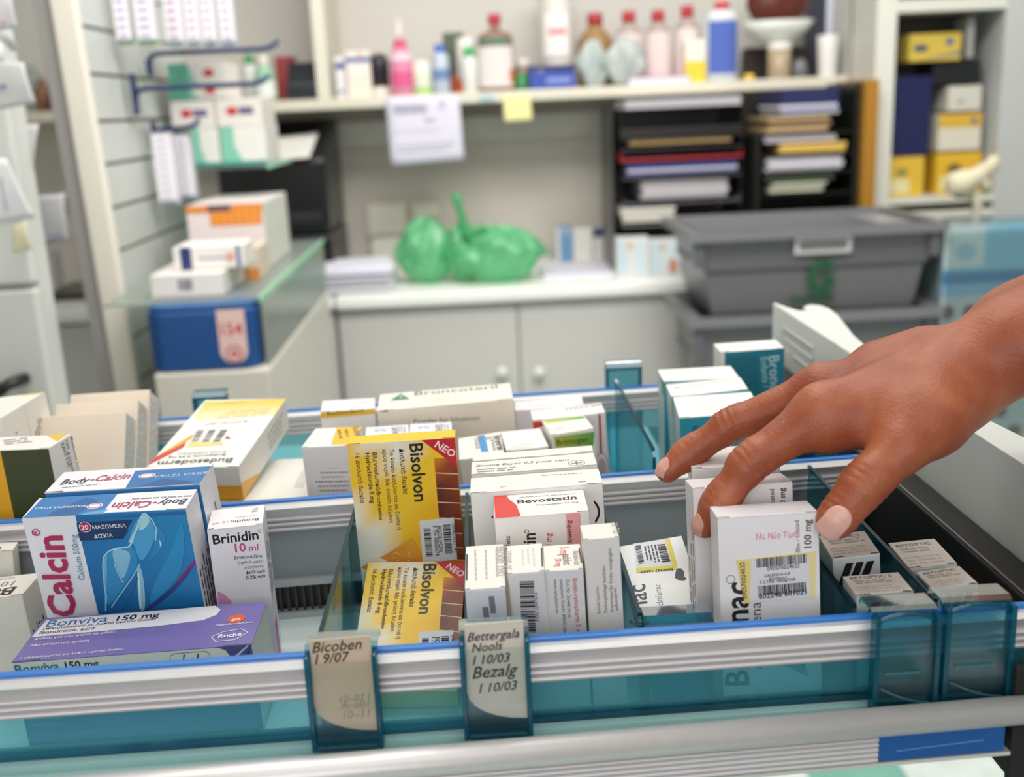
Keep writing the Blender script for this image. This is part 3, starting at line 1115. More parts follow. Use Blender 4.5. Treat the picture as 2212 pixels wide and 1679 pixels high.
# little boxes near the trays
carton_px('pale_blue_carton', 1200, 1237, 490, 3.12, CT, .06, '#8fa8c6', 'blue striped box right of the green bag', 'box', None, lambda p, w, h: (p.rect(0, 0, .2, 1, '#d8d6d0'), p.rect(.25, 0, .9, .75, '#6a92bc')))
carton_px('white_small_carton', 1238, 1278, 492, 3.12, CT, .06, '#dedad4', 'plain white box between two blue marked boxes', 'box')
carton_px('navy_top_carton', 1281, 1326, 492, 3.10, CT, .06, '#d9d4d0', 'white box with navy top band by the paper trays', 'box', None, lambda p, w, h: p.rect(0, .72, 1, 1, '#3a4672'))
m = MB('#dcdce8', 'paper')
a, b = at(1168, 590, 2.9), at(1335, 590, 2.9)
m.box(a[0], b[0], 2.80, 3.02, CT, CT + .012)
tag(m.build('paper_sheet_stack', None, .001), 'low stack of white sheets in front of the blue marked boxes', 'papers')


def art_cookie(p, w, h):
    p.rect(.05, .1, .3, .95, '#c3d6e0')
    p.rect(.5, .1, .9, .9, '#cfdde2')
    p.disc((w * .4, h * .8), w * .08, h * .1, '#d8a878')


carton_px('patterned_carton', 1333, 1402, 514, 2.755, CT, .055, '#dcdedc', 'left pale patterned box in front of the paper trays', 'box', 'pale patterned boxes', art_cookie)
carton_px('patterned_carton', 1404, 1470, 518, 2.75, CT, .06, '#d6dadc', 'right pale patterned box beside the grey crate', 'box', 'pale patterned boxes', lambda p, w, h: (art_cookie(p, w, h), p.disc((w * .75, h * .3), w * .14, h * .22, '#c98a68')))

# ------------------------------------------------------------------ letter trays
YT = 2.78


def tray(px0, px1, py, Y, zb, h, col, label, depth=.28):
    a, b = at(px0, py, Y), at(px1, py, Y)
    w = b[0] - a[0]
    o = empty('letter_tray', ((a[0] + b[0]) / 2, Y, zb))
    m = MB(col, 'plastic')
    m.box(-w / 2, w / 2, 0, depth, 0, .003)
    m.build('tray_floor', o)
    m = MB(col, 'plastic')
    m.box(-w / 2, -w / 2 + .003, 0, depth, .003, h)
    m.box(w / 2 - .003, w / 2, 0, depth, .003, h)
    m.box(-w / 2, w / 2, depth - .003, depth, .003, h)
    m.box(-w / 2, w / 2, -.003, 0, 0, h * .35)
    m.build('tray_walls', o, .001)
    return tag(o, label, 'letter tray', 'stacked letter trays')


def stack(px0, px1, py0, py1, Y, col, name, label, depth=.22, mt='paper', cat='papers', rz=0, n=5, cols=None):
    """flat bundle whose front spans px0..px1, py0 (top) .. py1 (bottom)"""
    a, b = at(px0, py1, Y), at(px1, py1, Y)
    zt, zb = at((px0 + px1) / 2, py0, Y)[2], at((px0 + px1) / 2, py1, Y)[2]
    w = b[0] - a[0]
    m = MB(col, mt)
    for i in range(n):
        z0, z1 = (zt - zb) * i / n, (zt - zb) * (i + .85) / n
        dx = random.uniform(-.006, .006) if n > 1 else 0
        m.box(-w / 2 + dx, w / 2 + dx, random.uniform(-.004, .004), depth, z0, z1, (cols or [col])[i % len(cols or [col])])
    o = m.build(name, None, 0, ((a[0] + b[0]) / 2, Y, zb), (0, 0, rz))
    return tag(o, label, cat)


zl = lambda py, px=1470, Y=YT: at(px, py, Y)[2]
fr = empty('tray_rack', (at(1470, 400, YT)[0], YT, CT))
xl, xr = at(1334, 400, YT)[0] - fr.location[0], at(1606, 400, YT)[0] - fr.location[0]
m = MB('#2c2a2c', 'plastic')
for x in (xl - .008, xr + .002):
    m = MB('#2c2a2c', 'plastic')
    m.box(x, x + .006, .045, .27, 0, zl(228) - CT)
    m.build('side_frame', fr, .001)
m = MB('#2c2a2c', 'plastic')
m.box(xl, xr, .292, .298, 0, zl(228) - CT)
m.build('back_frame', fr)
tag(fr, 'dark upright rack that carries the left stack of trays', 'rack')
tray(1340, 1606, 298, YT, zl(298), zl(232) - zl(298), '#1d1b1c', 'deep black letter tray, topmost of the left stack')
stack(1350, 1600, 210, 231, YT, '#b8b6bc', 'grey_folder', 'light grey folder lying across the top black tray', .25, n=2)
stack(1360, 1580, 297, 309, YT + .004, '#b89a6a', 'tan_folder', 'thin tan folder under the top black tray', .24, n=1)
tray(1342, 1604, 325, YT, zl(325), .022, '#131214', 'shallow black letter tray below the tan folder')
tray(1342, 1604, 345, YT, zl(345), .020, '#a32a34', 'red letter tray of the left stack')
stack(1356, 1592, 352, 376, YT, '#8e93b4', 'book_bundle', 'blue and white booklets under the red tray', .22, n=3, cols=['#5a6088', '#c8c6d6', '#39498c'])
tray(1346, 1602, 384, YT, zl(384), .012, '#3b393c', 'dark grey letter tray below the blue booklets')
stack(1388, 1572, 388, 428, YT + .01, '#cfcdd0', 'paper_bundle', 'white paper bundle in the left tray stack', .2, n=8, cols=['#d6d3d6', '#bdbabf', '#cfcacb'])
tray(1350, 1600, 440, YT, zl(440), .016, '#55535a', 'grey letter tray under the white paper bundle')
stack(1348, 1460, 448, 478, YT, '#e2dfd4', 'paper_bundle', 'cream white paper bundle lowest in the left tray stack', .2, n=5, cols=['#e6e3d8', '#d4d0c4'])
tray(1346, 1600, 486, YT, zl(486), .012, '#6d6b6e', 'lowest grey letter tray of the left stack')

X2 = 1750
YQ = 2.72
fr = empty('tray_rack', (at(X2, 400, YQ)[0], YQ, CT))
xl, xr = at(1642, 400, YQ)[0] - fr.location[0], at(1846, 400, YQ)[0] - fr.location[0]
m = MB('#1a1d18', 'plastic')
for x in (xl - .012, xr - .004):
    m = MB('#1a1d18', 'plastic')
    m.box(x, x + .010, .0, .26, 0, at(X2, 290 if x < 0 else 182, YQ)[2] - CT)
    m.build('side_frame', fr, .001)
m = MB('#151714', 'plastic')
m.box(xl, xr, .25, .26, 0, at(X2, 215, YQ)[2] - CT)
m.build('back_frame', fr)
m = MB('#1c2018', 'plastic')
for py in (288, 332, 372, 418, 470):
    z = at(X2, py, YQ)[2] - CT
    m.box(xl, xr, .01, .25, z - .004, z)
m.build('rack_shelf', fr)
tag(fr, 'black open rack holding the right pile of papers', 'rack')
YR = 2.735
stack(1690, 1812, 190, 222, YR, '#23295a', 'blue_folder', 'dark blue folder topmost of the right pile', .2, n=2)
stack(1688, 1812, 224, 246, YR, '#c9c8d6', 'paper_bundle', 'white and blue bundle below the dark blue folder', .2, n=3, cols=['#d4d2de', '#8a90ba'])
stack(1660, 1792, 250, 284, YR, '#b29770', 'tan_envelope', 'tan envelopes in the right pile', .2, n=3, cols=['#b99d76', '#8a6a4e', '#a9906a'])
stack(1652, 1806, 291, 306, YR, '#cfccd4', 'paper_bundle', 'grey white papers above the yellow envelope', .2, n=2)
stack(1688, 1830, 308, 328, YR - .01, '#d9b45c', 'yellow_envelope', 'yellow envelope sticking out of the right pile', .2, n=2)
stack(1656, 1818, 338, 368, YR, '#d6d3da', 'paper_bundle', 'white papers below the yellow envelope', .2, n=5, cols=['#dcd9e0', '#c4c1ca'])
stack(1654, 1800, 376, 390, YR, '#3c4a34', 'green_folder', 'dark green folder near the foot of the right pile', .2, n=1)
stack(1664, 1780, 393, 414, YR, '#b7bba4', 'paper_bundle', 'pale green papers lowest in the right pile', .2, n=3, cols=['#c0c4ac', '#9a9e94'])
b = at(1884, 172, 2.72)
m = MB('#a4731f', 'paper')
m.box(XE - .034, XE - .001, 2.70, 2.93, CT, b[2])
tag(m.build('yellow_board', None, .001), 'yellow board standing between the right pile and the bookcase', 'board')

# ------------------------------------------------------------------ open bookcase on the right
YB = 2.75
x0, x1, x2, x3 = at(1885, 300, YB)[0], at(1927, 300, YB)[0], at(2156, 300, YB)[0], at(2260, 300, YB)[0]
o = empty('bookcase', ((x0 + x3) / 2, YB + .2, 0))
cx = o.location[0]
zs_ = at(2030, 432, YB)[2]
ztp = at(2030, 10, YB)[2]
for nme, a, b, c in (('side_panel', x0, x1, '#d6d6cc'), ('side_panel', x2, x3, '#b9bcba')):
    m = MB(c, 'laminate')
    m.box(a - cx, b - cx, -.2, -.02, 0, 1.75)
    m.build(nme, o, .002)
for z, t in ((ztp, .03), (zs_, .018), (.98, .02)):
    m = MB('#d3d3c8', 'laminate')
    m.box(x1 - cx, x2 - cx, -.198, -.02, z - t / 2, z + t / 2)
    m.build('bookcase_shelf', o, .001)
m = MB('#3a3632', 'laminate')
m.box(x0 - cx, x3 - cx, -.02, -.012, 0, 1.75)
m.build('back_board', o)
tag(o, 'cream open bookcase at the right edge', 'bookcase')
zs_ += .0095
YI = YB + .04
zz = lambda py, px=2030, Y=YI: at(px, py, Y)[2]


def art_y(c1, c2=None):
    def f(p, w, h):
        p.rect(.1, .1, .62, .45, '#d9d2a0')
        p.disc((w * .4, h * .62), w * .16, h * .12, c1)
        if c2:
            p.poly(p.fr([(.5, 0), (1, .3), (1, .1)]), c2)
    return f


carton_px('yellow_carton', 1917, 1998, 340, YI, zs_, .12, '#d8b23a', 'yellow box at the left of the bookcase shelf', 'box', None, art_y('#8f8a4a'))
carton_px('navy_binder', 1924, 2014, 165, YI + .02, zz(338) + .003, .10, '#161c4c', 'tall dark navy binder standing on the yellow box', 'binder', None, None)
carton_px('yellow_carton', 2024, 2122, 330, YI + .01, zs_, .12, '#d9ad2e', 'yellow box behind the pale bone model', 'box', None, art_y('#6a5a2e'))
zq = zz(328, 2080, YI + .01) + .004
carton_px('white_yellow_carton', 2030, 2122, 245, YI + .01, zq, .12, '#d2cdbc', 'white box with yellow band on the right yellow box', 'box', None, lambda p, w, h: (p.rect(0, .62, 1, 1, '#cfa83c'), p.disc((w * .82, h * .78), w * .06, h * .1, '#4a5a88')))
zq2 = zz(243, 2080, YI + .01) + .004
carton_px('grey_white_carton', 2050, 2122, 185, YI + .012, zq2, .12, '#c9c6ba', 'grey white box topmost of the bookcase pile', 'box', None, lambda p, w, h: p.rect(.3, .3, .45, .45, '#8e8c84'))
carton_px('black_case', 2018, 2120, 132, YI + .02, zz(183, 2080, YI + .012) + .003, .11, '#15181c', 'flat black case on the grey white box', 'case')
carton_px('yellow_blue_carton', 1966, 2078, 72, YI, max(zz(162, 1970, YI + .02), zz(132, 2080, YI + .02)) + .003, .08, '#cbb048', 'yellow box with blue marks near the top of the bookcase', 'box', None, lambda p, w, h: (p.disc((w * .22, h * .48), w * .15, h * .13, '#38466e'), p.poly(p.fr([(.2, .05), (1, .2), (1, .34)]), '#6a7088'), p.rect(.7, .55, .85, .8, '#5a6484')))
carton_px('grey_carton', 2092, 2108, 36, YI + .02, zz(130, 2080, YI + .02) + .004, .08, '#9a9a98', 'grey box in the top right of the bookcase', 'box')

# pale bone model on a tall pole before the bookcase
YP = YB - .2
a = at(2112, 440, YP)
o = empty('bone_model', (a[0], YP, 0))
hx = lambda px, py: (at(px, py, YP)[0] - a[0], 0, at(px, py, YP)[2])
m = MB('#c6c2ae', 'matte')
m.lathe([(.05, 0), (.05, .006), (.014, .012), (.013, .8)], n=20)
m.tube([(0, 0, .8), hx(2098, 520), hx(2112, 440), hx(2092, 405)], .012, 12)
m.build('stand_pole', o)
m = MB('#d9d0b4', 'matte')
m.tube([hx(2056, 412), hx(2080, 394), hx(2110, 380), hx(2150, 352)], [.024, .032, .020, .017], 14)
m.lathe([(.004, -.02), (.016, -.012), (.020, 0), (.014, .014), (.004, .018)], hx(2064, 388), 14)
m.tube([hx(2052, 400), hx(2076, 408), hx(2100, 420)], [.018, .024, .014], 12)
m.tube([hx(2110, 380), hx(2128, 396), hx(2136, 416)], [.016, .013, .011], 12)
m.tube([hx(2128, 366), hx(2146, 350), hx(2156, 344)], [.012, .017, .012], 12)
m.build('bone', o)
tag(o, 'pale bone model on a round pole before the bookcase', 'model')


# ================================================================== grey crates, shrink-wrapped pack
def crate(name, YF, zt, zb, label, sticker):
    xa, xb = at(1492, 500, YF)[0], at(2052, 480, YF)[0]
    cx, w, dep, h = (xa + xb) / 2, xb - xa, .36, zt - zb
    o = empty(name, (cx, YF, zb))
    m = MB('#6b696c', 'plastic')
    wt, wb = w / 2 - .022, w / 2 - .055
    yt0, yt1, yb0, yb1 = .02, dep - .02, .045, dep - .045
    t = .006
    T0 = [(-wt, yt0), (wt, yt0), (wt, yt1), (-wt, yt1)]
    B0 = [(-wb, yb0), (wb, yb0), (wb, yb1), (-wb, yb1)]
    for i in range(4):
        j = (i + 1) % 4
        m.face([(*B0[i], 0), (*B0[j], 0), (*T0[j], h), (*T0[i], h)])
        ti = [(a * (1 - t / wt), b + (t if b < dep / 2 else -t)) for a, b in T0]
        bi = [(a * (1 - t / wb), b + (t if b < dep / 2 else -t)) for a, b in B0]
        m.face([(*bi[j], t), (*bi[i], t), (*ti[i], h), (*ti[j], h)], '#77787c')
    m.face([(*p, 0) for p in B0[::-1]])
    m.face([(*p, t) for p in bi], '#77787c')
    m.build('crate_body', o)
    m = MB('#7a797d', 'plastic')
    # wide rim with inner opening
    R0 = [(-w / 2, 0), (w / 2, 0), (w / 2, dep), (-w / 2, dep)]
    R1 = [(-wt + .008, yt0 + .006), (wt - .008, yt0 + .006), (wt - .008, yt1 - .006), (-wt + .008, yt1 - .006)]
    for i in range(4):
        j = (i + 1) % 4
        m.face([(*R0[i], h), (*R0[j], h), (*R1[j], h - .002), (*R1[i], h - .002)])
        m.face([(*R0[j], h), (*R0[i], h), (*R0[i], h - .020), (*R0[j], h - .020)])
        m.face([(*R0[i], h - .020), (*R0[j], h - .020), (*T0[j], h - .022), (*T0[i], h - .022)][::-1])
    m.build('rim', o)
    m = MB('#5f6064', 'plastic')
    zq = h * .60
    k = (h - zq) / h
    wq, yq = wt + (wb - wt) * k, yt0 + (yb0 - yt0) * k
    m.box(-wq - .004, wq + .004, yq - .006, dep - yq + .006, zq - .012, zq)
    for sx in (-1, 1):
        m.box(sx * wt - .012, sx * wt + .012, .0 + .012, .05, zq, h - .02)
    m.build('reinforcing_rib', o, .002)
    m = MB('#8b8d92', 'plastic')
    m.box(wt - .10, wt - .03, .05, .25, h - .10, h - .004)
    m.build('inner_hand_grip', o, .004)

    def fp(a, z, dy):                       # on the sloping front
        q = (h - z) / h
        return (a, yt0 + (yb0 - yt0) * q - dy, z)
    if sticker:
        m = MB('#c9c8c8', 'paper')
        a0, a1 = at(1722, 495, YF)[0] - cx, at(1846, 495, YF)[0] - cx
        z0, z1 = at(1784, 545, YF + .03)[2] - zb, at(1784, 490, YF + .03)[2] - zb
        m.mesh([fp(a0, z0, .012), fp(a1, z0, .012), fp(a1, z1, .012), fp(a0, z1, .012)], [(0, 1, 2, 3)])
        dz, da = (z1 - z0), (a1 - a0)
        m.mesh([fp(a0 + da * .08, z0 + dz * .14, .0125), fp(a1 - da * .08, z0 + dz * .14, .0125), fp(a1 - da * .08, z0 + dz * .52, .0125), fp(a0 + da * .08, z0 + dz * .52, .0125)], [(0, 1, 2, 3)], '#77767a')
        for i in range(6):
            u = .12 + i * .13
            m.mesh([fp(a0 + da * u, z0 + dz * .64, .0125), fp(a0 + da * (u + .09), z0 + dz * .64, .0125), fp(a0 + da * (u + .09), z0 + dz * .86, .0125), fp(a0 + da * u, z0 + dz * .86, .0125)], [(0, 1, 2, 3)], '#9a999d')
        m.build('address_label', o)
        m = MB('#1f5a3c', 'paper')
        c0 = [at(px, py, YF + .05) for px, py in ((1790, 575), (1775, 562), (1752, 570), (1742, 595), (1748, 618), (1770, 628), (1786, 612), (1788, 600), (1768, 600))]
        pts = [(p[0] - cx, p[2] - zb) for p in c0]
        wd = .0085
        for (a, z), (c, e) in zip(pts, pts[1:]):
            L = math.hypot(c - a, e - z)
            nx, nz_ = -(e - z) / L * wd, (c - a) / L * wd
            m.mesh([fp(a - nx, z - nz_, .0125), fp(c - nx, e - nz_, .0125), fp(c + nx, e + nz_, .0125), fp(a + nx, z + nz_, .0125)], [(0, 1, 2, 3)])
        p0 = [at(px, py, YF + .05) for px, py in ((1700, 652), (1795, 648), (1795, 638), (1700, 642))]
        m.mesh([fp(p[0] - cx, p[2] - zb, .0125) for p in p0], [(0, 1, 2, 3)], '#24503a')
        m.build('green_logo', o)
    return tag(o, label, 'crate', 'grey stacked crates')


YC = 2.24
zt = at(1770, 492, YC)[2]
zb = at(1770, 668, YC + .045)[2]
crate('crate', YC, zt, zb, 'upper grey plastic crate with green letter logo and white label', True)
crate('crate', YC, zb - .0005, zb - .27, 'grey plastic crate under the one with the green logo', False)
crate('crate', YC, zb - .2705, zb - .54, 'third grey plastic crate down in the stack', False)
m = MB('#77736c', 'laminate')
zq = zb - .54
m.box(at(1560, 500, YC)[0], at(1985, 480, YC)[0], YC + .02, YC + .38, 0, zq - .0005)
tag(m.build('low_stand', None, .003), 'low plain stand carrying the grey crates', 'stand')

Y = 2.27
a, b = at(2038, 560, Y), at(2330, 545, Y)
a[0] = max(a[0], at(2052, 480, YC)[0] + .004)
zt, zb = at(2120, 492, Y)[2], at(2160, 960, Y)[2]
w = b[0] - a[0]
o = empty('shrink_wrapped_pack', ((a[0] + b[0]) / 2, Y, zb))
h = zt - zb
m = MB('#c5d0da', 'plastic')
m.box(-w / 2, w / 2, 0, .14, 0, h)
m.c[-5] = [lin('#7db4d4')] * 4
f = Face((-w / 2, 0, 0), (1, 0, 0), (0, 0, 1), (0, -1, 0), w, h)
p = Print(m, f, lift=.0006)
p.rect(0, 0, 1, .70, '#b4bac2')
p.rect(0, .70, 1, .76, '#7fa8cc')
p.rect(0, .755, 1, .81, '#2476ae')
p.rect(0, .81, 1, 1, '#7db4d4')
p.rect(0, .83, .30, 1, '#c3cdd6')
p.disc((w * .16, h * .9), w * .08, h * .04, '#97b6cf')
for u, v, c in ((.05, .63, '#5b4446'), (.22, .63, '#7a2430'), (.42, .62, '#5b3436'), (.63, .62, '#7a2430'), (.3, .2, '#5a5456'), (.5, .16, '#5e4a40'), (.62, .06, '#6a5a4c')):
    p.disc((w * u, h * v), w * .055, h * .032, c)
f = Face((-w / 2, 0, h), (1, 0, 0), (0, 1, 0), (0, 0, 1), w, .14)
p = Print(m, f, lift=.0006)
p.rect(0, 0, .42, .85, '#bccbd6')
p.rect(0, .88, 1, 1, '#4a9cc8')
m.build('wrapped_goods', o, .012)
m = MB('#e8f0f2', 'clear_plastic')
m.box(-w / 2 - .002, w / 2 + .002, -.003, .142, .001, h + .004)
m.build('shrink_film', o, .014)
tag(o, 'blue and white wrapped pack right of the grey crates', 'pack')
m = MB('#8a8884', 'laminate')
m.box(a[0] + .004, b[0] + .02, Y - .01, Y + .145, 0, zb - .0005)
tag(m.build('side_table', None, .004), 'plain grey stand under the blue and white wrapped pack', 'stand')

# ================================================================== far left
YL = 1.42
a, b = at(-40, 620, YL), at(72, 620, YL)
o = empty('white_cupboard', ((a[0] + b[0]) / 2 - .12, YL, 0))
cx = o.location[0]
xr = at(60, 520, YL)[0] - cx
zt = 1.95
zm = at(20, 622, YL)[2]
m = MB('#d3d4d0', 'laminate')
m.box(xr - .42, xr, .02, .06, 0, zt)
m.build('cupboard_body', o, .004)
m = MB('#d9dad5', 'laminate')
m.box(xr - .42, xr, 0, .019, zm + .003, zt)
m.build('upper_door', o, .005)
m = MB('#d7d7d2', 'laminate')
m.box(xr - .42, xr, 0, .019, .1, zm - .003)
dd = m.build('lower_door', o, .005)
m = MB('#202022', 'plastic')
p0, p1 = at(-20, 848, YL - .03), at(38, 828, YL - .03)
m.tube([(p0[0] - cx, -.004, p0[2]), (p0[0] - cx + .01, -.03, p0[2]), (p1[0] - cx - .01, -.03, p1[2]), (p1[0] - cx, -.004, p1[2])], .008)
m.build('handle', dd)
tag(o, 'white two-door cupboard at the left edge with black handle', 'cupboard')
m = MB('#6b3f22', 'matte')
a, b = at(66, 700, 1.66), at(100, 700, 1.66)
m.box(a[0] - .01, b[0], 1.60, 1.66, 0, at(75, 640, 1.66)[2])
tag(m.build('brown_board', None, .002, rot=(0, 0, 0)), 'narrow brown board standing beside the white cupboard', 'board')
L1 = 'paper sheets taped at the left edge'
for i, (pts, Y, col, lab, mk) in enumerate((
        (((-20, -40), (22, -30), (44, 62), (-10, 70)), 1.34, '#d3d0d4', 'topmost of the taped sheets at the left edge', [(.3, .8, .6, .86, '#d8a8a8')]),
        (((-20, 62), (20, 68), (48, 108), (30, 112)), 1.36, '#c6c6c6', 'narrow curled strip below the topmost taped sheet', None),
        (((-20, 90), (4, 96), (16, 132), (-18, 140)), 1.33, '#dfe4e2', 'small bright sheet corner at the left edge', None),
        (((-20, 128), (52, 136), (82, 222), (-10, 240)), 1.38, '#c9cac9', 'crumpled grey sheet above the left shelf', [(.2, .5, .4, .58, '#8d86b0')]),
        (((-10, 270), (84, 268), (76, 382), (-10, 370)), 1.48, '#b6b4b4', 'grey sheet hanging below the left shelf', None),
        (((-20, 340), (14, 342), (82, 470), (-20, 486)), 1.37, '#dcdcdd', 'large white sheet taped slanted on the white cupboard', [(.4, .3, .5, .8, '#b9bac6')]),
        (((28, 488), (56, 480), (74, 536), (32, 546)), 1.40, '#dcd6b4', 'pale yellow note below the slanted white sheet', None),
        (((70, 424), (138, 418), (152, 520), (92, 530)), 1.52, '#b3b2b6', 'grey card hanging right of the slanted sheet', [(.4, .82, .8, .88, '#9a92b4')]))):
    sheet('taped_sheet', pts, Y, lab, col, mk, 'paper')

YN = 3.02
bottle(112, 152, 150, 3.02, SH, [(.95, 0), (1, .02), (1, .96), (.9, 1)], None, 'purple container on the left end of the wall shelf', 'bottle', G1, '#4e3a78', band=[('#9a4a86', .3, .55)])
bottle(72, 102, 172, 3.02, SH, [(.9, 0), (1, .03), (1, .7), (.5, .85), (.45, 1)], None, 'brown bottle on the left end of the wall shelf', 'bottle', G1, '#8a5a3c')
bottle(104, 128, 205, 2.99, SH, [(.9, 0), (1, .2), (.7, 1)], None, 'small clear jar before the purple container', 'jar', None, '#b4bcc4', 'bottle_glass')
crumple('white_cloth', 30, 96, 140, 3.05, SH, 'pale crumpled cloth on the left end of the wall shelf', 'white_bag', '#d2dad6', seed=14)
# sink and tap behind the left sheets
m = MB('#c2c6c8', 'metal')
a = at(134, 432, 3.0)
q = at(175, 440, 3.0)
m.tube([(q[0] + .02, 3.2, CT), (q[0] + .02, 3.2, q[2] - .02), (q[0], 3.1, q[2] + .01), (a[0], 3.0, a[2] + .01), (a[0], 3.0, a[2] - .035)], .014, 12)
m.lathe([(.03, 0), (.03, .02), (.016, .03)], (q[0] + .02, 3.2, CT), 20)
tag(m.build('tap', None), 'bent steel tap behind the left end of the slatted display', 'tap')
m = MB('#3b3836', 'plastic')
a, b = at(108, 690, 2.9), at(212, 690, 2.9)
m.box(a[0], b[0], 2.86, 3.1, CT, at(160, 634, 2.86)[2])
tag(m.build('dark_tray', None, .006), 'dark low tray on the worktop behind the slatted display', 'tray')
m = MB('#b4b2b0', 'plastic')
a, b = at(96, 600, 3.1), at(130, 560, 3.1)
m.box(a[0], b[0], 3.05, 3.12, CT, at(110, 545, 3.05)[2])
tag(m.build('grey_dispenser', None, .006), 'grey dispenser on the worktop beside the dark tray', 'dispenser')

# ================================================================== the pulled-out drawer
RT = 1.080                       # drawer floor, rail tops
XL, XR = -.46, .232


def rail_frame(name, parent, x, y, yaw):
    return Matrix.Translation((x, y, 0)) @ Matrix.Rotation(yaw, 4, 'Z')


dr = empty('drawer_unit', (0, .62, FZ))
DM = Matrix.Translation((0, -.62, -FZ))


def dpart(m, name, bevel=0, X=None, parent=None):
    o = m.build(name, parent or dr, bevel)
    return o


def ribbed(m, x0, x1, y, zs, amp, col, mt='satin_metal'):
    """fluted aluminium profile facing -y: zs list of ridge heights"""
    prof = []
    for z0, z1 in zip(zs, zs[1:]):
        for k in range(7):
            t = k / 6
            prof.append((y - amp * math.sin(math.pi * t) ** .5, z0 + (z1 - z0) * t))
    vs, fs = [], []
    for yy, z in prof:
        vs += [(x0, yy, z), (x1, yy, z)]
    for i in range(len(prof) - 1):
        fs.append((2 * i, 2 * i + 1, 2 * i + 3, 2 * i + 2))
    m.mesh(vs, fs, col, mt, True)


def rail(y0, yaw, name, full=False):
    X = DM @ Matrix.Translation((0, y0, 0)) @ Matrix.Rotation(yaw, 4, 'Z')
    m = MB('#cdc9cb', 'satin_metal')
    m.X = X
    x1 = XR
    m.box(XL, x1, -.002, .0045, RT - .018, RT - .002)
    ribbed(m, XL, x1, -.002, [RT - .018, RT - .0148, RT - .0116, RT - .0084], .0019, '#cbc7c9')
    m.mesh([(XL, -.0022, RT - .0084), (x1, -.0022, RT - .0084), (x1, -.0042, RT - .003), (XL, -.0042, RT - .003)], [(0, 1, 2, 3)])
    m.mesh([(XL, -.0042, RT - .003), (x1, -.0042, RT - .003), (x1, -.0025, RT - .001), (XL, -.0025, RT - .001)], [(0, 1, 2, 3)], '#e4e2e2', 'satin_metal')
    m.box(XL, x1, -.0025, .0012, RT - .003, RT - .0009, '#dcdada')
    o = m.build(name, dr)
    k = MB('#2a74c4', 'plastic')
    k.X = X
    k.box(XL, x1, .0010, .0048, RT - .0015, RT + .0008)
    k.build('blue_strip', o, .0006)
    return X, o


Xf, o = rail(.4140, .022, 'front_rail')
m = MB('#6ecbd8', 'window')
m.X = Xf
m.box(XL, XR, .000, .0022, 1.0448, RT - .0185)
m.build('front_window', dr)
m = MB('#0e7f97', 'acrylic_rim')
m.X = Xf
m.box(XL, XR, -.002, .004, 1.0422, 1.0452)
m.build('window_edge', dr)
m = MB('#b4dcda', 'plastic')
m.X = Xf
m.box(XL, .2105, -.0215, -.0005, 1.026, 1.0384)
m.box(XL, .2105, -.0065, .002, 1.0384, 1.0420)
m.build('lower_ledge', dr)
Xg = Xf @ Matrix.Translation((.2, 0, -.0006)) @ Matrix.Rotation(.02, 4, 'Z') @ Matrix.Translation((-.2, 0, 0))
m = MB('#dedada', 'satin_metal')
m.X = Xg
zb_ = 1.0445
yb = -.0215
pr = [(yb + .0065 * math.cos(rad(a)) * (1 if a < 90 or a > 270 else 1), zb_ + .0058 * math.sin(rad(a))) for a in range(0, 360, 18)]
m.prism(pr, XL, XR - .006, 'x', smooth=True)
m.box(XL, XR - .008, yb, -.0166, zb_ - .006, zb_ + .003)
m.box(XL, XR - .008, yb, -.008, zb_ - .006, zb_ - .0042)
m.build('pull_bar', dr)
m = MB('#c9c6c8', 'satin_metal')
m.X = Xg
ribbed(m, XL, .157, -.0225, [1.0262 + i * .00245 for i in range(6)], .0014, '#c9c6c8')
m.box(XL, .157, -.022, -.010, 1.0262, 1.0385)
m.box(XL, .215, -.0235, -.010, 1.0245, 1.0262, '#d9d9d4')
m.build('fluted_front', dr)
m = MB('#0b5098', 'plastic')
m.X = Xg
m.box(.1572, .2125, -.0228, -.010, 1.0263, 1.0385)
f = Face((.1572, -.0228, 1.0263), (1, 0, 0), (0, 0, 1), (0, -1, 0), .0553, .0122)
p = Print(m, f)
p.line([(.008, .0045), (.046, .0062)], .0003, '#7da6c8')
m.build('blue_end_panel', dr, .0005)

Xm, _ = rail(.6110, .065, 'middle_rail')
m = MB('#a7aeb2', 'metal')
m = MB('#9aa0a4', 'plastic')
m.X = Xm
m.box(XL, XR, .0015, .006, FZ + .023, RT - .018)
m.box(XL, XR, -.004, .006, FZ + .020, FZ + .0235, '#b8bcbe')
m.box(XL, XR, .003, .006, FZ, FZ + .020, '#1d1a1a')
m.box(XL, XR, -.006, .006, FZ, FZ + .0028, '#b8bcbe')
n = 0
x = XL
while x < XR:
    m.box(x, x + .0016, -.001, .003, FZ + .0028, FZ + .020, '#39332f')
    x += .0046
m.build('partition_wall', dr)
Xb, _ = rail(.8130, .065, 'back_rail')
m = MB('#6ecbd8', 'window')
m.X = Xb
m.box(XL, XR, .001, .004, FZ, RT - .018)
m.build('back_window', dr)
m = MB('#cfd9d9', 'plastic')
m.box(XL, .150, .4245, .95, FZ - .0025, FZ)
m.X = None
for i, v in enumerate(m.v):
    m.v[i] = DM @ v
m.build('drawer_floor', dr)


def dbox(name, col, mt, boxes, bevel=0, parent=None):
    m = MB(col, mt)
    m.X = DM
    for b in boxes:
        m.box(*b)
    return m.build(name, parent or dr, bevel)


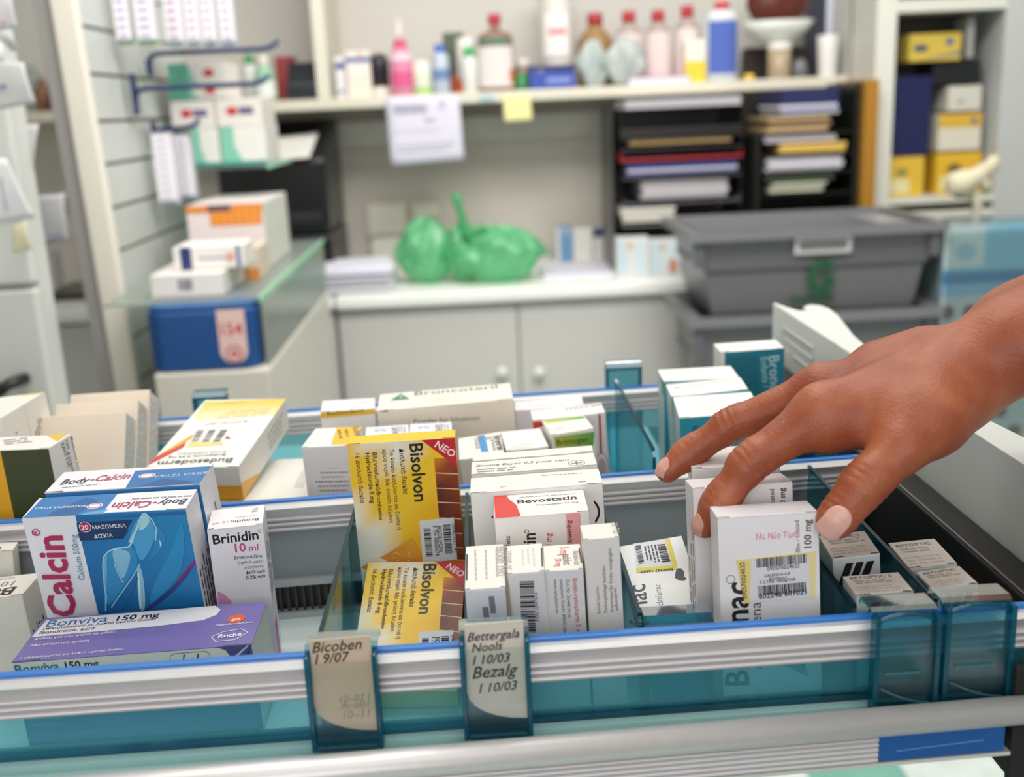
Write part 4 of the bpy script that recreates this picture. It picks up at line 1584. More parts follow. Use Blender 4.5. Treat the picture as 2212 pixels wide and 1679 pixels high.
dbox('dark_floor_panel', '#1b1d1f', 'matte', [(.1502, .2355, .4245, .95, FZ - .0025, FZ)])
dbox('side_runner', '#0b0a0b', 'matte', [(.2365, .2685, .405, .95, .985, 1.066), (.2355, .2375, .43, .95, FZ, 1.078)], .001)
dbox('runner_edge', '#6c6a68', 'metal', [(.2372, .2384, .432, .94, 1.0781, 1.0787)])
dbox('runner_end_block', '#110e0f', 'matte', [(.2185, .268, .4005, .4045, .95, 1.062)], .001)
# tall white fascia with the hand-grip cut
m = MB('#d6dad6', 'laminate')
m.X = DM
pl = [(.2705, .36), (.2705, .9679), (.2735, .968), (.2775, .945), (.2825, .927), (.2894, .9245), (.2915, .944), (.2997, .9532), (.3075, .947), (.3105, .932), (.3080, .90), (.3012, .862), (.2935, .82), (.2885, .777), (.288, .70), (.2885, .584), (.2919, .548), (.2955, .45), (.2955, .36)]
m.prism(pl[::-1], .985, 1.1142, 'z')
ex = .27045
for i, (y0, y1, z0, z1) in enumerate(((.845, .93, 1.098, 1.0995), (.845, .93, 1.0885, 1.0898), (.93, .932, 1.0885, 1.0995), (.845, .8466, 1.0885, 1.0995), (.84, .90, 1.079, 1.0804), (.915, .921, 1.0785, 1.080), (.93, .934, 1.0785, 1.080))):
    m.box(ex - .0009, ex + .0005, y0, y1, z0, z1, '#c9cfcc')
m.X = DM
f = Face(DM @ Vector((ex, .926, 1.0905)), (0, -1, 0), (0, 0, 1), (-1, 0, 0), .08, .01)
X_ = m.X
m.X = None
p = Print(m, f, lift=.0006)
for i_ in range(8):
    p.line([(.004 + i_ * .009, .002), (.004 + i_ * .009, .0065)], .0016, '#b7bfbd')
    if i_ % 2:
        p.line([(.004 + i_ * .009, .006), (.009 + i_ * .009, .006)], .0012, '#b7bfbd')
m.X = X_
m.build('drawer_fascia', dr, .0016)
tag(dr, 'pulled-out medicine drawer with aluminium rails and white grip fascia', 'drawer')

# tall drawer cabinet that the drawer slides out of, out of frame at the left
m = MB('#c9cbc8', 'laminate')
m.box(-1.1, -.463, .36, .98, 0, 1.0)
m.box(-1.1, -.463, .36, .98, 1.13, 1.15)
m.box(-1.1, -1.08, .36, .98, 1.0, 1.13)
tag(m.build('drawer_cabinet', None, .003), 'white cabinet body holding the open medicine drawer', 'cabinet')


# ---- clear blue dividers with a clip-on label pocket
def divider(x, y0, y1, zt, label, pocket=None, lean=0, plate_m='acrylic', yaw=0, arch=False):
    o = empty('drawer_divider', (x, y0, FZ))
    H = zt - FZ
    m = MB('#55b6c8', plate_m)
    L = y1 - y0
    pts = [(0, .002), (L, .002), (L, H - .01), (L - .004, H), (.006, H), (0, H - .004)]
    m.prism(pts, -.0007, .0007, 'x')
    m.build('divider_plate', o)
    m = MB('#135c72', 'acrylic_rim')
    m.box(-.0010, .0010, .004, L, H - .0012, H + .0006)
    m.box(-.0010, .0010, 0, .0012, .006, H - .004)
    m.build('plate_edge', o)
    if pocket:
        px0, px1, pz0, pz1, yf = pocket
        pw, ph = px1 - px0, pz1 - pz0
        q = empty('label_pocket', (px0 - x, yf - y0, pz0 - FZ))
        q.parent = o
        m = MB('#9fd6de', 'pocket')
        m.box(.001, pw - .001, 0, .0009, .001, ph - .006)
        m.box(.001, pw - .001, .0032, .0042, .001, ph - .001, None, 'acrylic')
        m.build('pocket_window', q)
        m = MB('#1394ad', 'acrylic_rim')
        for a in (0, pw - .0022):
            m.box(a, a + .0022, -.0012, .0052, 0, ph - .002)
        m.box(.0022, pw - .0022, -.0012, .0052, 0, .0026)
        if not arch:
            pass
        else:
            m.tube([(.001 + (pw - .002) * i / 12, .002, ph - .006 + .0045 * math.sin(math.pi * i / 12) ** .6) for i in range(13)], .0011, 8)
            m.box(.005, pw - .008, -.0008, .001, ph * .40, ph * .40 + .0007, '#a9e4ee')  # pale bar paints a highlight line across the pocket
            m.tube([(pw * (.12 + .76 * i / 8), -.0002, ph * (.26 - .16 * math.sin(i / 8 * math.pi / 2))) for i in range(9)], .0006, 6, '#8ad4e0')
        m.build('pocket_frame', q, .0006)
        m = MB('#7ec6d0', 'acrylic')
        # hood over the rail
        hood = [(.0042, ph - .003), (.0042, ph - .001), (.007, ph), (.018, ph - .0004), (.0205, ph - .004), (.0193, ph - .0045), (.0175, ph - .0016), (.0075, ph - .0012), (.0052, ph - .003)]
        m.prism(hood, .0, pw, 'x')
        m.build('clip_hood', q)
    o.rotation_euler = (0, 0, yaw)
    return tag(o, label, 'divider', 'clear blue drawer dividers')


divider(-.0765, .4215, .597, 1.0795, 'clear blue divider left of the yellow cartons', (-.0785, -.0487, 1.0425, 1.0885, .4005))
divider(-.0122, .4225, .602, 1.0795, 'clear blue divider right of the yellow cartons', (-.0150, .0140, 1.0435, 1.0905, .4010))
divider(.0655, .438, .606, 1.076, 'clear blue divider between the small upright cartons and the black lettered cartons')
divider(.1585, .4252, .612, 1.0805, 'clear blue divider left of the striped eye drop boxes', (.1588, .1868, 1.0415, 1.0885, .4045), arch=True)
divider(.1955, .4262, .614, 1.0805, 'clear blue divider between the two columns of eye drop boxes', (.1890, .2190, 1.0415, 1.0905, .4055), arch=True)
divider(.1040, .63, .812, 1.090, 'clear blue divider in the rear compartment beside the teal boxes')


def bin_stop(x0, x1, y, z0, z1, label, up=.004):
    o = empty('bin_stop', ((x0 + x1) / 2, y, z0))
    w = (x1 - x0) / 2
    m = MB('#45b4c6', 'acrylic')
    m.box(-w, w, -.0008, .0008, 0, z1 - z0)
    m.build('stop_plate', o)
    m = MB('#1b8fa5', 'acrylic_rim')
    m.box(-w, -w + .0018, -.0012, .010, 0, z1 - z0)
    m.box(w - .0018, w, -.0012, .010, 0, z1 - z0)
    hd = [(-.0012, z1 - z0 - .002), (-.0012, z1 - z0), (.003, z1 - z0 + up), (.012, z1 - z0 + up), (.014, z1 - z0 + up - .002), (.003, z1 - z0 + up - .0016), (.001, z1 - z0 - .002)]
    m.prism(hd, -w, w, 'x')
    m.box(-w, w, -.0012, .0008, (z1 - z0) * .66, (z1 - z0) * .66 + .002)
    m.build('stop_rim', o, .0004)
    return tag(o, label, 'bin stop', 'clear blue bin stops')


bin_stop(.0665, .0975, .4345, FZ + .001, 1.0742, 'clear blue bin stop in front of the lying black lettered carton', .003)
bin_stop(*sorted((at(1316, 870, .812)[0], at(1394, 870, .812)[0])), .828, FZ + .001, at(1355, 806, .81)[2], 'tall clear blue bin stop right of the red striped boxes')
bin_stop(*sorted((at(402, 870, .806)[0], at(476, 870, .806)[0])), .824, FZ + .001, at(435, 872, .806)[2], 'clear blue bin stop behind the tilted yellow topped carton')


# ---- the two handwritten cards in the pockets
def card(x0, x1, z0, z1, y, col, lines, label, faint=None):
    w, h = x1 - x0, z1 - z0
    m = MB(col, 'paper')
    pts = [(0, h * .30)]
    for k in range(0, 91, 15):
        pts.append((w * (1 - math.cos(rad(k))) , h * .30 * (1 - math.sin(rad(k)))))
    pts += [(w, 0), (w, h), (w * .02, h * .985)]
    m.prism(pts, -.0004, .0004, 'y')
    f = Face((0, -.0004, 0), (1, 0, 0), (0, 0, 1), (0, -1, 0), w, h)
    p = Print(m, f, lift=.00015)
    for s_, u, v, u1, c, sh in lines:
        p.text(s_, (w * u, h * v), (w * u1, h * (v + .015)), c, 1.05, .012, sh)
    for s_, u, v, u1, c, sh in faint or []:
        p.text(s_, (w * u, h * v), (w * u1, h * (v + .01)), c, 1.0, -.004, sh)
    o = m.build('label_card', None, 0, (x0, y, z0))
    return tag(o, label, 'label card', 'handwritten label cards')


card(-.0763, -.0509, 1.0500, 1.0932, .4028, '#c9b39c', [('Bicoben', .05, .86, .86, '#3b3530', .35), ('I 9/07', .08, .74, .66, '#2c2826', .3)], 'beige handwritten card in the left label pocket', [('10–07 I', .42, .32, .92, '#a08a78', .2), ('A–u01', .42, .25, .90, '#a08a78', .2), ('10–11', .45, .14, .90, '#a08a78', .2)])
card(-.0128, .0118, 1.0512, 1.0960, .4032, '#cfc6bb', [('Bettergala', .05, .82, .93, '#2d2928', .35), ('Nools', .12, .71, .64, '#26221f', .3), ('I 10/03', .12, .58, .76, '#26221f', .3), ('Bezalg', .1, .44, .88, '#26221f', .35), ('I 10/03', .2, .29, .86, '#26221f', .3)], 'whitish handwritten card in the right label pocket')


# ================================================================== cartons in the drawer
# x, y, z of the upper front edge's middle; tilt, roll, yaw; width, depth, height
POSE = {
    'bonviva': (-0.1732, 0.4721, 1.0555, 0.0386, -0.0178, 0.0031, 0.1136, 0.0424, 0.0462),
    'calcinF': (-0.1938, 0.518, 1.109, 0.1212, -0.0172, -0.0399, 0.0832, 0.022, 0.1023),
    'calcinR': (-0.1922, 0.5438, 1.1127, 0.1126, -0.032, -0.0811, 0.0837, 0.0249, 0.1058),
    'brinidin': (-0.1322, 0.53, 1.0943, 0.0489, -0.0075, 0.1227, 0.0282, 0.0256, 0.0851),
    'bisolU': (-0.045, 0.556, 1.128, 0.05, -0.0161, -0.013, 0.0581, 0.0131, 0.1185),
    'bisolL': (-0.0412, 0.5568, 1.0554, -1.1155, 0.0185, -0.075, 0.0545, 0.014, 0.083),
    'biotA': (0.0255, 0.545, 1.1115, -0.0132, -0.0305, -0.0122, 0.0674, 0.0217, 0.1014),
    'biotB': (0.0261, 0.57, 1.1108, -0.0009, -0.0434, -0.0384, 0.0673, 0.011, 0.1009),
    'bigwhite': (0.0248, 0.515, 1.112, -0.0072, -0.0315, -0.0194, 0.0673, 0.0233, 0.102),
    'bevo': (0.0253, 0.485, 1.1093, 0.0135, -0.0294, -0.0136, 0.0453, 0.0293, 0.0996),
    's1': (-0.0032, 0.432, 1.0975, -0.0031, -0.0235, -0.009, 0.0177, 0.048, 0.0874),
    's2': (0.0149, 0.435, 1.1025, -0.01, -0.0437, -0.0283, 0.0161, 0.0317, 0.0924),
    's3': (0.0317, 0.437, 1.1017, -0.0021, -0.0233, -0.0465, 0.0169, 0.0282, 0.0917),
    's4': (0.0489, 0.44, 1.1144, 0.0118, -0.0313, -0.0052, 0.0156, 0.0164, 0.1045),
    'bioL': (0.0848, 0.53, 1.0734, -1.2714, -0.1319, -0.0139, 0.0335, 0.02, 0.09),
    'bioH': (0.124, 0.4453, 1.1189, -0.0986, -0.0197, -0.0367, 0.0448, 0.0195, 0.1085),
    'bet_a': (0.1736, 0.47, 1.0856, 0.0316, -0.0894, -0.0671, 0.0225, 0.0257, 0.0763),
    'bet_b': (0.1726, 0.43, 1.085, 0.0202, -0.0315, -0.018, 0.0254, 0.0194, 0.0753),
    'bet_c': (0.209, 0.465, 1.0804, 0.0483, -0.0547, -0.0195, 0.0229, 0.0275, 0.0712),
    'bet_d': (0.2068, 0.4359, 1.0835, -0.0132, -0.0943, -0.0044, 0.0201, 0.0196, 0.0737),
    'budeso': (-0.1815, 0.64, 1.0924, 0.1286, 0.004, -0.1227, 0.0587, 0.1081, 0.0225),
    'b6': (-0.0977, 0.635, 1.1028, 0.0353, -0.0262, -0.1137, 0.0307, 0.0358, 0.0936),
    'b7': (-0.0933, 0.72, 1.1016, -0.0025, 0.0182, 0.0839, 0.0372, 0.0299, 0.0915),
    'broncot': (-0.0259, 0.72, 1.1018, 0.0294, -0.0325, 0.0262, 0.0942, 0.04, 0.0925),
    'b9a': (-0.064, 0.68, 1.0919, -0.0001, 0.0043, 0.0709, 0.0287, 0.0299, 0.0819),
    'b9b': (-0.0355, 0.68, 1.0921, 0.0015, 0.0095, 0.0276, 0.0281, 0.0306, 0.0821),
    'b11': (-0.0025, 0.645, 1.0875, -0.0054, -0.1052, 0.0233, 0.0285, 0.0472, 0.0778),
    'b12': (0.0272, 0.66, 1.0863, -0.0219, -0.0214, 0.0585, 0.0272, 0.0455, 0.0758),
    'brimo': (0.0572, 0.67, 1.093, -0.0052, -0.079, 0.1021, 0.0286, 0.033, 0.0832),
    'brasan': (0.0586, 0.71, 1.0916, 0.0269, -0.0577, 0.014, 0.0503, 0.0234, 0.0821),
    'b15': (0.0478, 0.75, 1.0872, -0.0016, -0.0502, -0.0327, 0.0497, 0.0243, 0.0773),
    'ta': (0.1516, 0.66, 1.1017, 0.0783, -0.0411, -0.086, 0.0522, 0.0396, 0.0936),
    'tb': (0.1537, 0.7, 1.1061, 0.0562, -0.0613, -0.0424, 0.052, 0.027, 0.0971),
    'tc': (0.1564, 0.74, 1.1052, 0.0475, -0.012, -0.0301, 0.0538, 0.0295, 0.096),
    'bronc': (0.2041, 0.783, 1.1146, 0.0384, -0.0224, -0.0123, 0.048, 0.0253, 0.1012),
    'green': (-0.2791, 0.615, 1.1172, 0.0153, -0.0321, -0.1523, 0.0493, 0.0266, 0.1087),
    'b2': (-0.3265, 0.66, 1.1225, -0.0132, -0.0802, -0.025, 0.05, 0.0691, 0.1124),
    'cardC': (-0.2705, 0.77, 1.111, -0.57, -0.0077, 0.0422, 0.0565, 0.0253, 0.1055),
    'cardB': (-0.2706, 0.742, 1.1112, -0.57, -0.0005, 0.0129, 0.0575, 0.0207, 0.1087),
    'cardA': (-0.2714, 0.715, 1.1102, -0.57, 0.0007, 0.0264, 0.0579, 0.0207, 0.1065),
    'bioB': (0.1233, 0.5023, 1.1225, 0, -0.0355, -0.1275, 0.0433, 0.032, 0.1125),
    'bioM': (0.12, 0.475, 1.1227, -0.1121, -0.0126, 0.0149, 0.0473, 0.018, 0.1125),
    'b5': (-0.156, 0.634, 1.069, 0, 0, 0, 0.088, 0.085, 0.059),
    'bonA': (-0.2765, 0.54, 1.057, -0.0082, -0.0491, 0.0257, 0.05, 0.0291, 0.0469),
    'bonB': (-0.293, 0.5711, 1.0721, 0.0246, 0.0733, 0.1294, 0.05, 0.012, 0.0625),
    'lowdark': (0.209, 0.64, 1.0923, -0.0, -0.0221, 0.0492, 0.046, 0.03, 0.0823),
}
Z5, Z6, Z7, Z8, ZA, ZB = (0, 820, 2.99), (600, 820, 2.99), (1280, 560, 2.3734), (1280, 1080, 2.3734), (0, 1260, 2.99), (600, 1280, 3.456)
INK, GREY = '#1b1a1c', '#77747a'

# ---------------------------------------------------------------- front compartment
# blue calcium carton, two of them
BLUE, DBLUE, PINK, SKY = '#1d78b6', '#17335f', '#b01e56', '#3f9ccb'
c = Carton(POSE['calcinF'], '#e6e4ea', zoom=Z5)
p = c.P['F']
u0 = p.uv(490, 895)[0]
W_, H_ = p.f.W, p.f.H
p.poly([(u0, 0), (W_, 0), (W_, H_), (u0, H_)], [lin('#155a96'), lin('#1a6cae'), lin('#2487bf'), lin('#1c70b0')])


def chaikin(pts, n=3):
    for _ in range(n):
        pts = [z for a, b in zip(pts, pts[1:] + pts[:1]) for z in ((a[0] * .75 + b[0] * .25, a[1] * .75 + b[1] * .25), (a[0] * .25 + b[0] * .75, a[1] * .25 + b[1] * .75))]
    return pts


q = lambda *pts: p.px(chaikin(list(pts))) if len(pts) > 4 else p.px(pts)
p.poly(q((505, 890), (1200, 850), (1205, 870), (510, 915)), '#1f66a8')
# printed legs artwork
p.poly(q((700, 1100), (660, 1160), (680, 1510), (800, 1330), (905, 1190), (850, 1060), (760, 1090)), '#2f8ec4')
p.poly(q((720, 1100), (780, 1090), (850, 1120), (830, 1210), (790, 1310), (740, 1190)), '#86bcd8')
p.poly(q((668, 1150), (690, 1120), (690, 1300), (680, 1500)), '#6fb4da')
p.poly(q((905, 870), (955, 880), (990, 930), (1010, 1000), (960, 1120), (905, 1190), (860, 1040), (830, 1050), (850, 970)), '#4aa0cf')
p.poly(q((925, 860), (945, 860), (975, 920), (915, 980), (890, 960)), '#a9d3e4')
p.poly(q((1010, 940), (1060, 980), (1075, 1040), (1030, 1110), (960, 1180), (1000, 1080)), '#2d86be')
p.poly(q((885, 1180), (925, 1240), (945, 1480), (905, 1500), (890, 1380)), '#8cc4de')
p.poly(q((888, 1190), (900, 1260), (915, 1470), (903, 1480)), '#dbe9f0')
p.poly(q((700, 1500), (830, 1340), (900, 1250), (880, 1340), (790, 1500)), '#1c66a6')
p.poly(q((950, 1480), (1060, 1380), (1180, 1240), (1195, 1000), (1170, 900), (1110, 1100), (1000, 1300)), '#2b8dc4')
p.poly(q((920, 1490), (1120, 1340), (1265, 1160), (1265, 1190), (1140, 1360), (960, 1495)), '#2d3f86')
p.poly(q((1140, 1300), (1266, 1160), (1268, 1185), (1150, 1310)), '#8a2a70')
for ln, lw, lc in ((((705, 1105), (672, 1140), (665, 1200), (676, 1330), (690, 1400), (683, 1490)), .0007, '#9ccbe2'), (((705, 1105), (760, 1088), (830, 1082), (855, 1050), (872, 985), (905, 905), (925, 862)), .0008, '#b9dcea'), (((905, 1190), (860, 1270), (790, 1370), (720, 1470)), .0007, '#8fc6e0'), (((740, 1190), (765, 1250), (795, 1310)), .0006, '#9ccbe2'), (((945, 865), (985, 905), (1012, 960), (1005, 1040)), .0007, '#a9d3e4')):
    p.line(p.px(list(ln)), lw, lc)
p.poly(q((830, 1050), (850, 1050), (905, 940), (890, 940)), '#a9d3e4')
p.poly(q((1030, 1030), (1046, 1060), (1036, 1080)), '#d3e6f0')
p.poly(q((497, 925), (858, 905), (820, 965), (505, 985)), DBLUE)
p.poly(q((505, 990), (830, 970), (798, 1025), (520, 1040)), DBLUE)
a = p.uv(552, 950)
p.disc(a, .0031, .0031, '#e8e4ea')
p.disc(a, .0028, .0028, PINK)
p.tpx('20', (530, 968), (576, 964), '#f2ecf0', 1, .02)
p.tpx('ΜΑΣΩΜΕΝΑ', (602, 964), (818, 950), '#e6eaf2', 1.0, .01)
p.tpx('ΔΙΣΚΙΑ', (612, 1022), (732, 1014), '#e6eaf2', 1.0, .01)
p.tpx('-Calcin', (512, 1595), (398, 1005), PINK, 1.0, .025)
a = p.uv(235, 985)
p.disc(a, .0021, .0021, PINK, ring=.0004)
p.tpx('R', (250, 998), (245, 972), PINK, 1)
p.tpx('Calcium 500mg', (550, 1290), (492, 1000), '#2f86ac', 1.05, .0)
p.tpx('y', (462, 1595), (430, 1520), INK, 1, .02)
t = c.P['T']
t.poly(t.px([(135, 912), (495, 890), (655, 870), (770, 725), (275, 765)]), '#2d74b4')
t.poly(t.px([(280, 910), (480, 895), (640, 780), (560, 760), (330, 860)]), '#215a98')
t.poly(t.px([(500, 893), (655, 875), (700, 838), (560, 860)]), '#5f9fd0')
t.poly(t.px([(660, 875), (1200, 845), (1215, 838), (680, 862)]), BLUE)
t.disc(t.uv(612, 818), .0042, .0030, '#e4e2ea')
t.disc(t.uv(612, 818), .0036, .0025, '#b04a72', ring=.0006)
t.tpx('ΜΑΣΩΜΕΝΑ ΔΙΣΚΙΑ', (560, 812), (228, 830), '#d5deec', 1.0, .01)
t.tpx('Body', (1215, 772), (1030, 782), '#3c3a52', 1.2, .012, .2)
t.tpx('-Calcin', (1025, 783), (735, 800), '#a8325e', 1.2, .014, .2)
t.small(t.uv(1240, 752), t.uv(780, 776), t.uv(1236, 760), 1, '#9a9cae')
r_ = c.P['R']
r_.small((.004, .02), (.004, .075), (.020, .02), 5, '#5a5a62')
c.done('front blue and white calcium tablet carton showing a body picture')

c = Carton(POSE['calcinR'], '#e6e4ea', {'F': '#2a76b4', 'K': '#2a76b4'}, zoom=Z5)
t = c.P['T']
t.poly(t.px([(800, 715), (875, 590), (1390, 558), (1290, 690)]), '#2d70ae')
t.poly(t.px([(870, 700), (1060, 640), (1250, 660), (1180, 690)]), '#1f5692')
t.poly(t.px([(620, 745), (630, 732), (1290, 685), (1285, 700)]), BLUE)
t.disc(t.uv(950, 622), .0046, .003, '#e4e2ea')
t.disc(t.uv(950, 622), .0040, .0026, '#b04a72', ring=.0006)
t.tpx('ΔΙΣΚΙΑ ΥΣΤΙΚΑ', (1345, 596), (1000, 622), '#bccbe2', 1.0, .01)
t.tpx('Body', (385, 682), (572, 664), '#3c3a4a', 1.25, .015, .2)
t.tpx('-Calcin', (575, 662), (835, 640), '#b0446a', 1.25, .015, .2)
t.small(t.uv(400, 700), t.uv(700, 672), t.uv(402, 706), 1, '#8f9ab0')
c.P['R'].small((.004, .05), (.004, .09), (.020, .05), 5, '#6a6a70')
c.done('blue and white calcium tablet carton standing behind its twin')

c = Carton(POSE['brinidin'], '#e8e4e8', zoom=Z5)
p = c.P['F']
p.tpx('Brinidin', (1378, 1065), (1672, 1030), INK, 1.0, .022)
p.disc(p.uv(1677, 978), .0009, .0009, INK, ring=.0002)
p.tpx('10', (1520, 1115), (1590, 1108), '#c0488c', 1.0, .02)
p.tpx('ml', (1608, 1108), (1672, 1102), '#c0488c', 1.0, .008, .1)
for s_, x0, x1, y in (('Brimonidine', 1512, 1695, 1158), ('Οφθαλμικές', 1535, 1700, 1190), ('σταγόνες', 1580, 1705, 1220), ('Διάλυμα', 1590, 1712, 1252), ('0,2% w/v', 1590, 1716, 1286)):
    p.tpx(s_, (x0, y + 4), (x1, y - 10), '#2c2a2e' if y > 1230 or y < 1170 else '#6a686e', 1.0, .012 if y > 1230 else .004)
p.poly(p.px([(1405, 1365), (1450, 1390), (1490, 1425), (1500, 1445), (1410, 1450)]), '#d592bc')
p.poly(p.fr([(0, 0), (.75, 0), (.5, .16), (.2, .27), (0, .32)]), '#d8a4c4')
t = c.P['T']
t.tpx('Brinidin', (1672, 895), (1490, 912), '#4a484c', 1.0, .015)
t.tpx('10 ml', (1470, 912), (1372, 930), '#c27aa4', 1.0, .01)
t.small(t.uv(1650, 880), t.uv(1500, 895), t.uv(1650, 870), 1, '#8a888c')
t.small(t.uv(1665, 850), t.uv(1620, 856), t.uv(1668, 830), 3, '#b0aeb0')
r_ = c.P['R']
r_.rect(.05, .0, .55, .30, '#b0447f')
r_.small((.006, .04), (.006, .08), (.020, .04), 4, '#9a989c')
c.done('slim white and pink eye drop carton standing right of the blue cartons')

# purple tablet carton lying along the front window
VIO, DVIO = '#6f64a4', '#4a458c'
c = Carton(POSE['bonviva'], '#d9d9d6', {'T': VIO, 'K': VIO, 'R': '#cfcfca'}, zoom=ZA)
t = c.P['T']
t.poly(t.px([(205, 350), (300, 240), (1310, 145), (1390, 145), (1425, 170), (1400, 205), (1310, 240), (1000, 280)]), '#d6d4da')
t.tpx('Bonviva', (292, 285), (690, 248), '#33689c', 1.0, .012)
t.tpx('150 mg', (748, 245), (1025, 218), INK, .95, .022)
t.tpx('επικαλυμμένα με λεπτό υμένιο δισκία', (272, 304), (1005, 238), '#2c2a34', 1.0, .016)
t.tpx('Ibandronic acid', (252, 332), (605, 300), '#4a4852', 1.0, .008)
t.tpx('Δισκίο για μία φορά το μήνα', (218, 370), (740, 322), '#e4def0', 1.0, .008)
t.tpx('Από στόματος χρήση', (188, 412), (572, 378), '#e4def0', 1.0, .006)
t.tpx('1 επικαλυμμένο με λεπτό υμένιο δισκίο', (128, 494), (795, 432), '#e4def0', 1.0, .004)
t.disc(t.uv(1526, 232), .0042, .0042, '#d8562e')
t.tpx('gsk', (1494, 244), (1556, 238), '#f2e0d0', 1.0, .02)
t.tpx('GlaxoSmithKline', (1390, 280), (1632, 258), '#e4def0', .9, .006)
hx_ = t.px([(1365, 352), (1440, 318), (1560, 298), (1600, 322), (1520, 368), (1392, 380)])
t.line(hx_ + hx_[:1], .0004, '#ece8f2')
t.tpx('Roche', (1408, 358), (1558, 342), '#ece8f2', 1.1, .02)
p = c.P['F']
cr_ = p.px([(1390, 412), (1455, 432), (1492, 478), (1510, 560), (1512, 800), (1480, 835)])
p.poly(cr_ + [(cr_[-1][0] - .002, p.f.H * .34), (p.f.W, p.f.H * .34), (p.f.W, p.f.H)], DVIO)
p.poly(p.fr([(0, 0), (1, 0), (1, .345), (0, .345)]), DVIO)
p.poly(p.px([(1500, 485), (1600, 395), (1608, 402), (1515, 492)]), '#c8c4e0')
p.line(p.px([(1100, 505), (1100, 470), (1130, 455), (1330, 440), (1355, 460), (1358, 500)]), .0003, GREY)
for x in (1190, 1280):
    p.line(p.px([(x, 460 - (x - 1190) * .05), (x - 6, 505)]), .0006, INK)
p.tpx('Bonviva', (105, 588), (388, 560), '#2e6a8a', 1.0, .012)
p.tpx('150 mg', (425, 556), (640, 540), INK, 1.0, .016)
p.tpx('επικαλυμμένα με λεπτό υμένιο δισκία', (180, 862), (765, 828), '#4a5a70', 1, .012)
p.small(p.uv(190, 880), p.uv(400, 870), p.uv(200, 915), 2, '#6a7a8c')
c.done('long purple and white tablet carton lying along the front window')

# cream cartons with upside-down print at the left edge
for key, lab, nl in (('bonA', 'cream carton with upside-down black print at the left edge, front one', 1), ('bonB', 'cream carton with upside-down black print at the left edge, behind the front one', 0)):
    c = Carton(POSE[key], '#ddd8cf', zoom=Z5)
    t = c.P['T']
    w_, d_ = t.f.W, t.f.H
    t.text('Bonex' if nl == 0 else 'Bon', (w_ * .86, d_ * .42), (w_ * (.18 if nl == 0 else .42), d_ * .42), INK, 1.0, .02)
    t.text('10 τ', (w_ * .78, d_ * .72), (w_ * .5, d_ * .72), GREY, 1.0, .01)
    t.small((w_ * .2, d_ * .86), (w_ * .9, d_ * .86), (w_ * .2, d_ * .9), 2, '#a39c92')
    r_ = c.P['R']
    r_.small((.004, .006), (.004, .026), (r_.f.W - .004, .006), 8, '#3a3638', .5)
    c.done(lab)


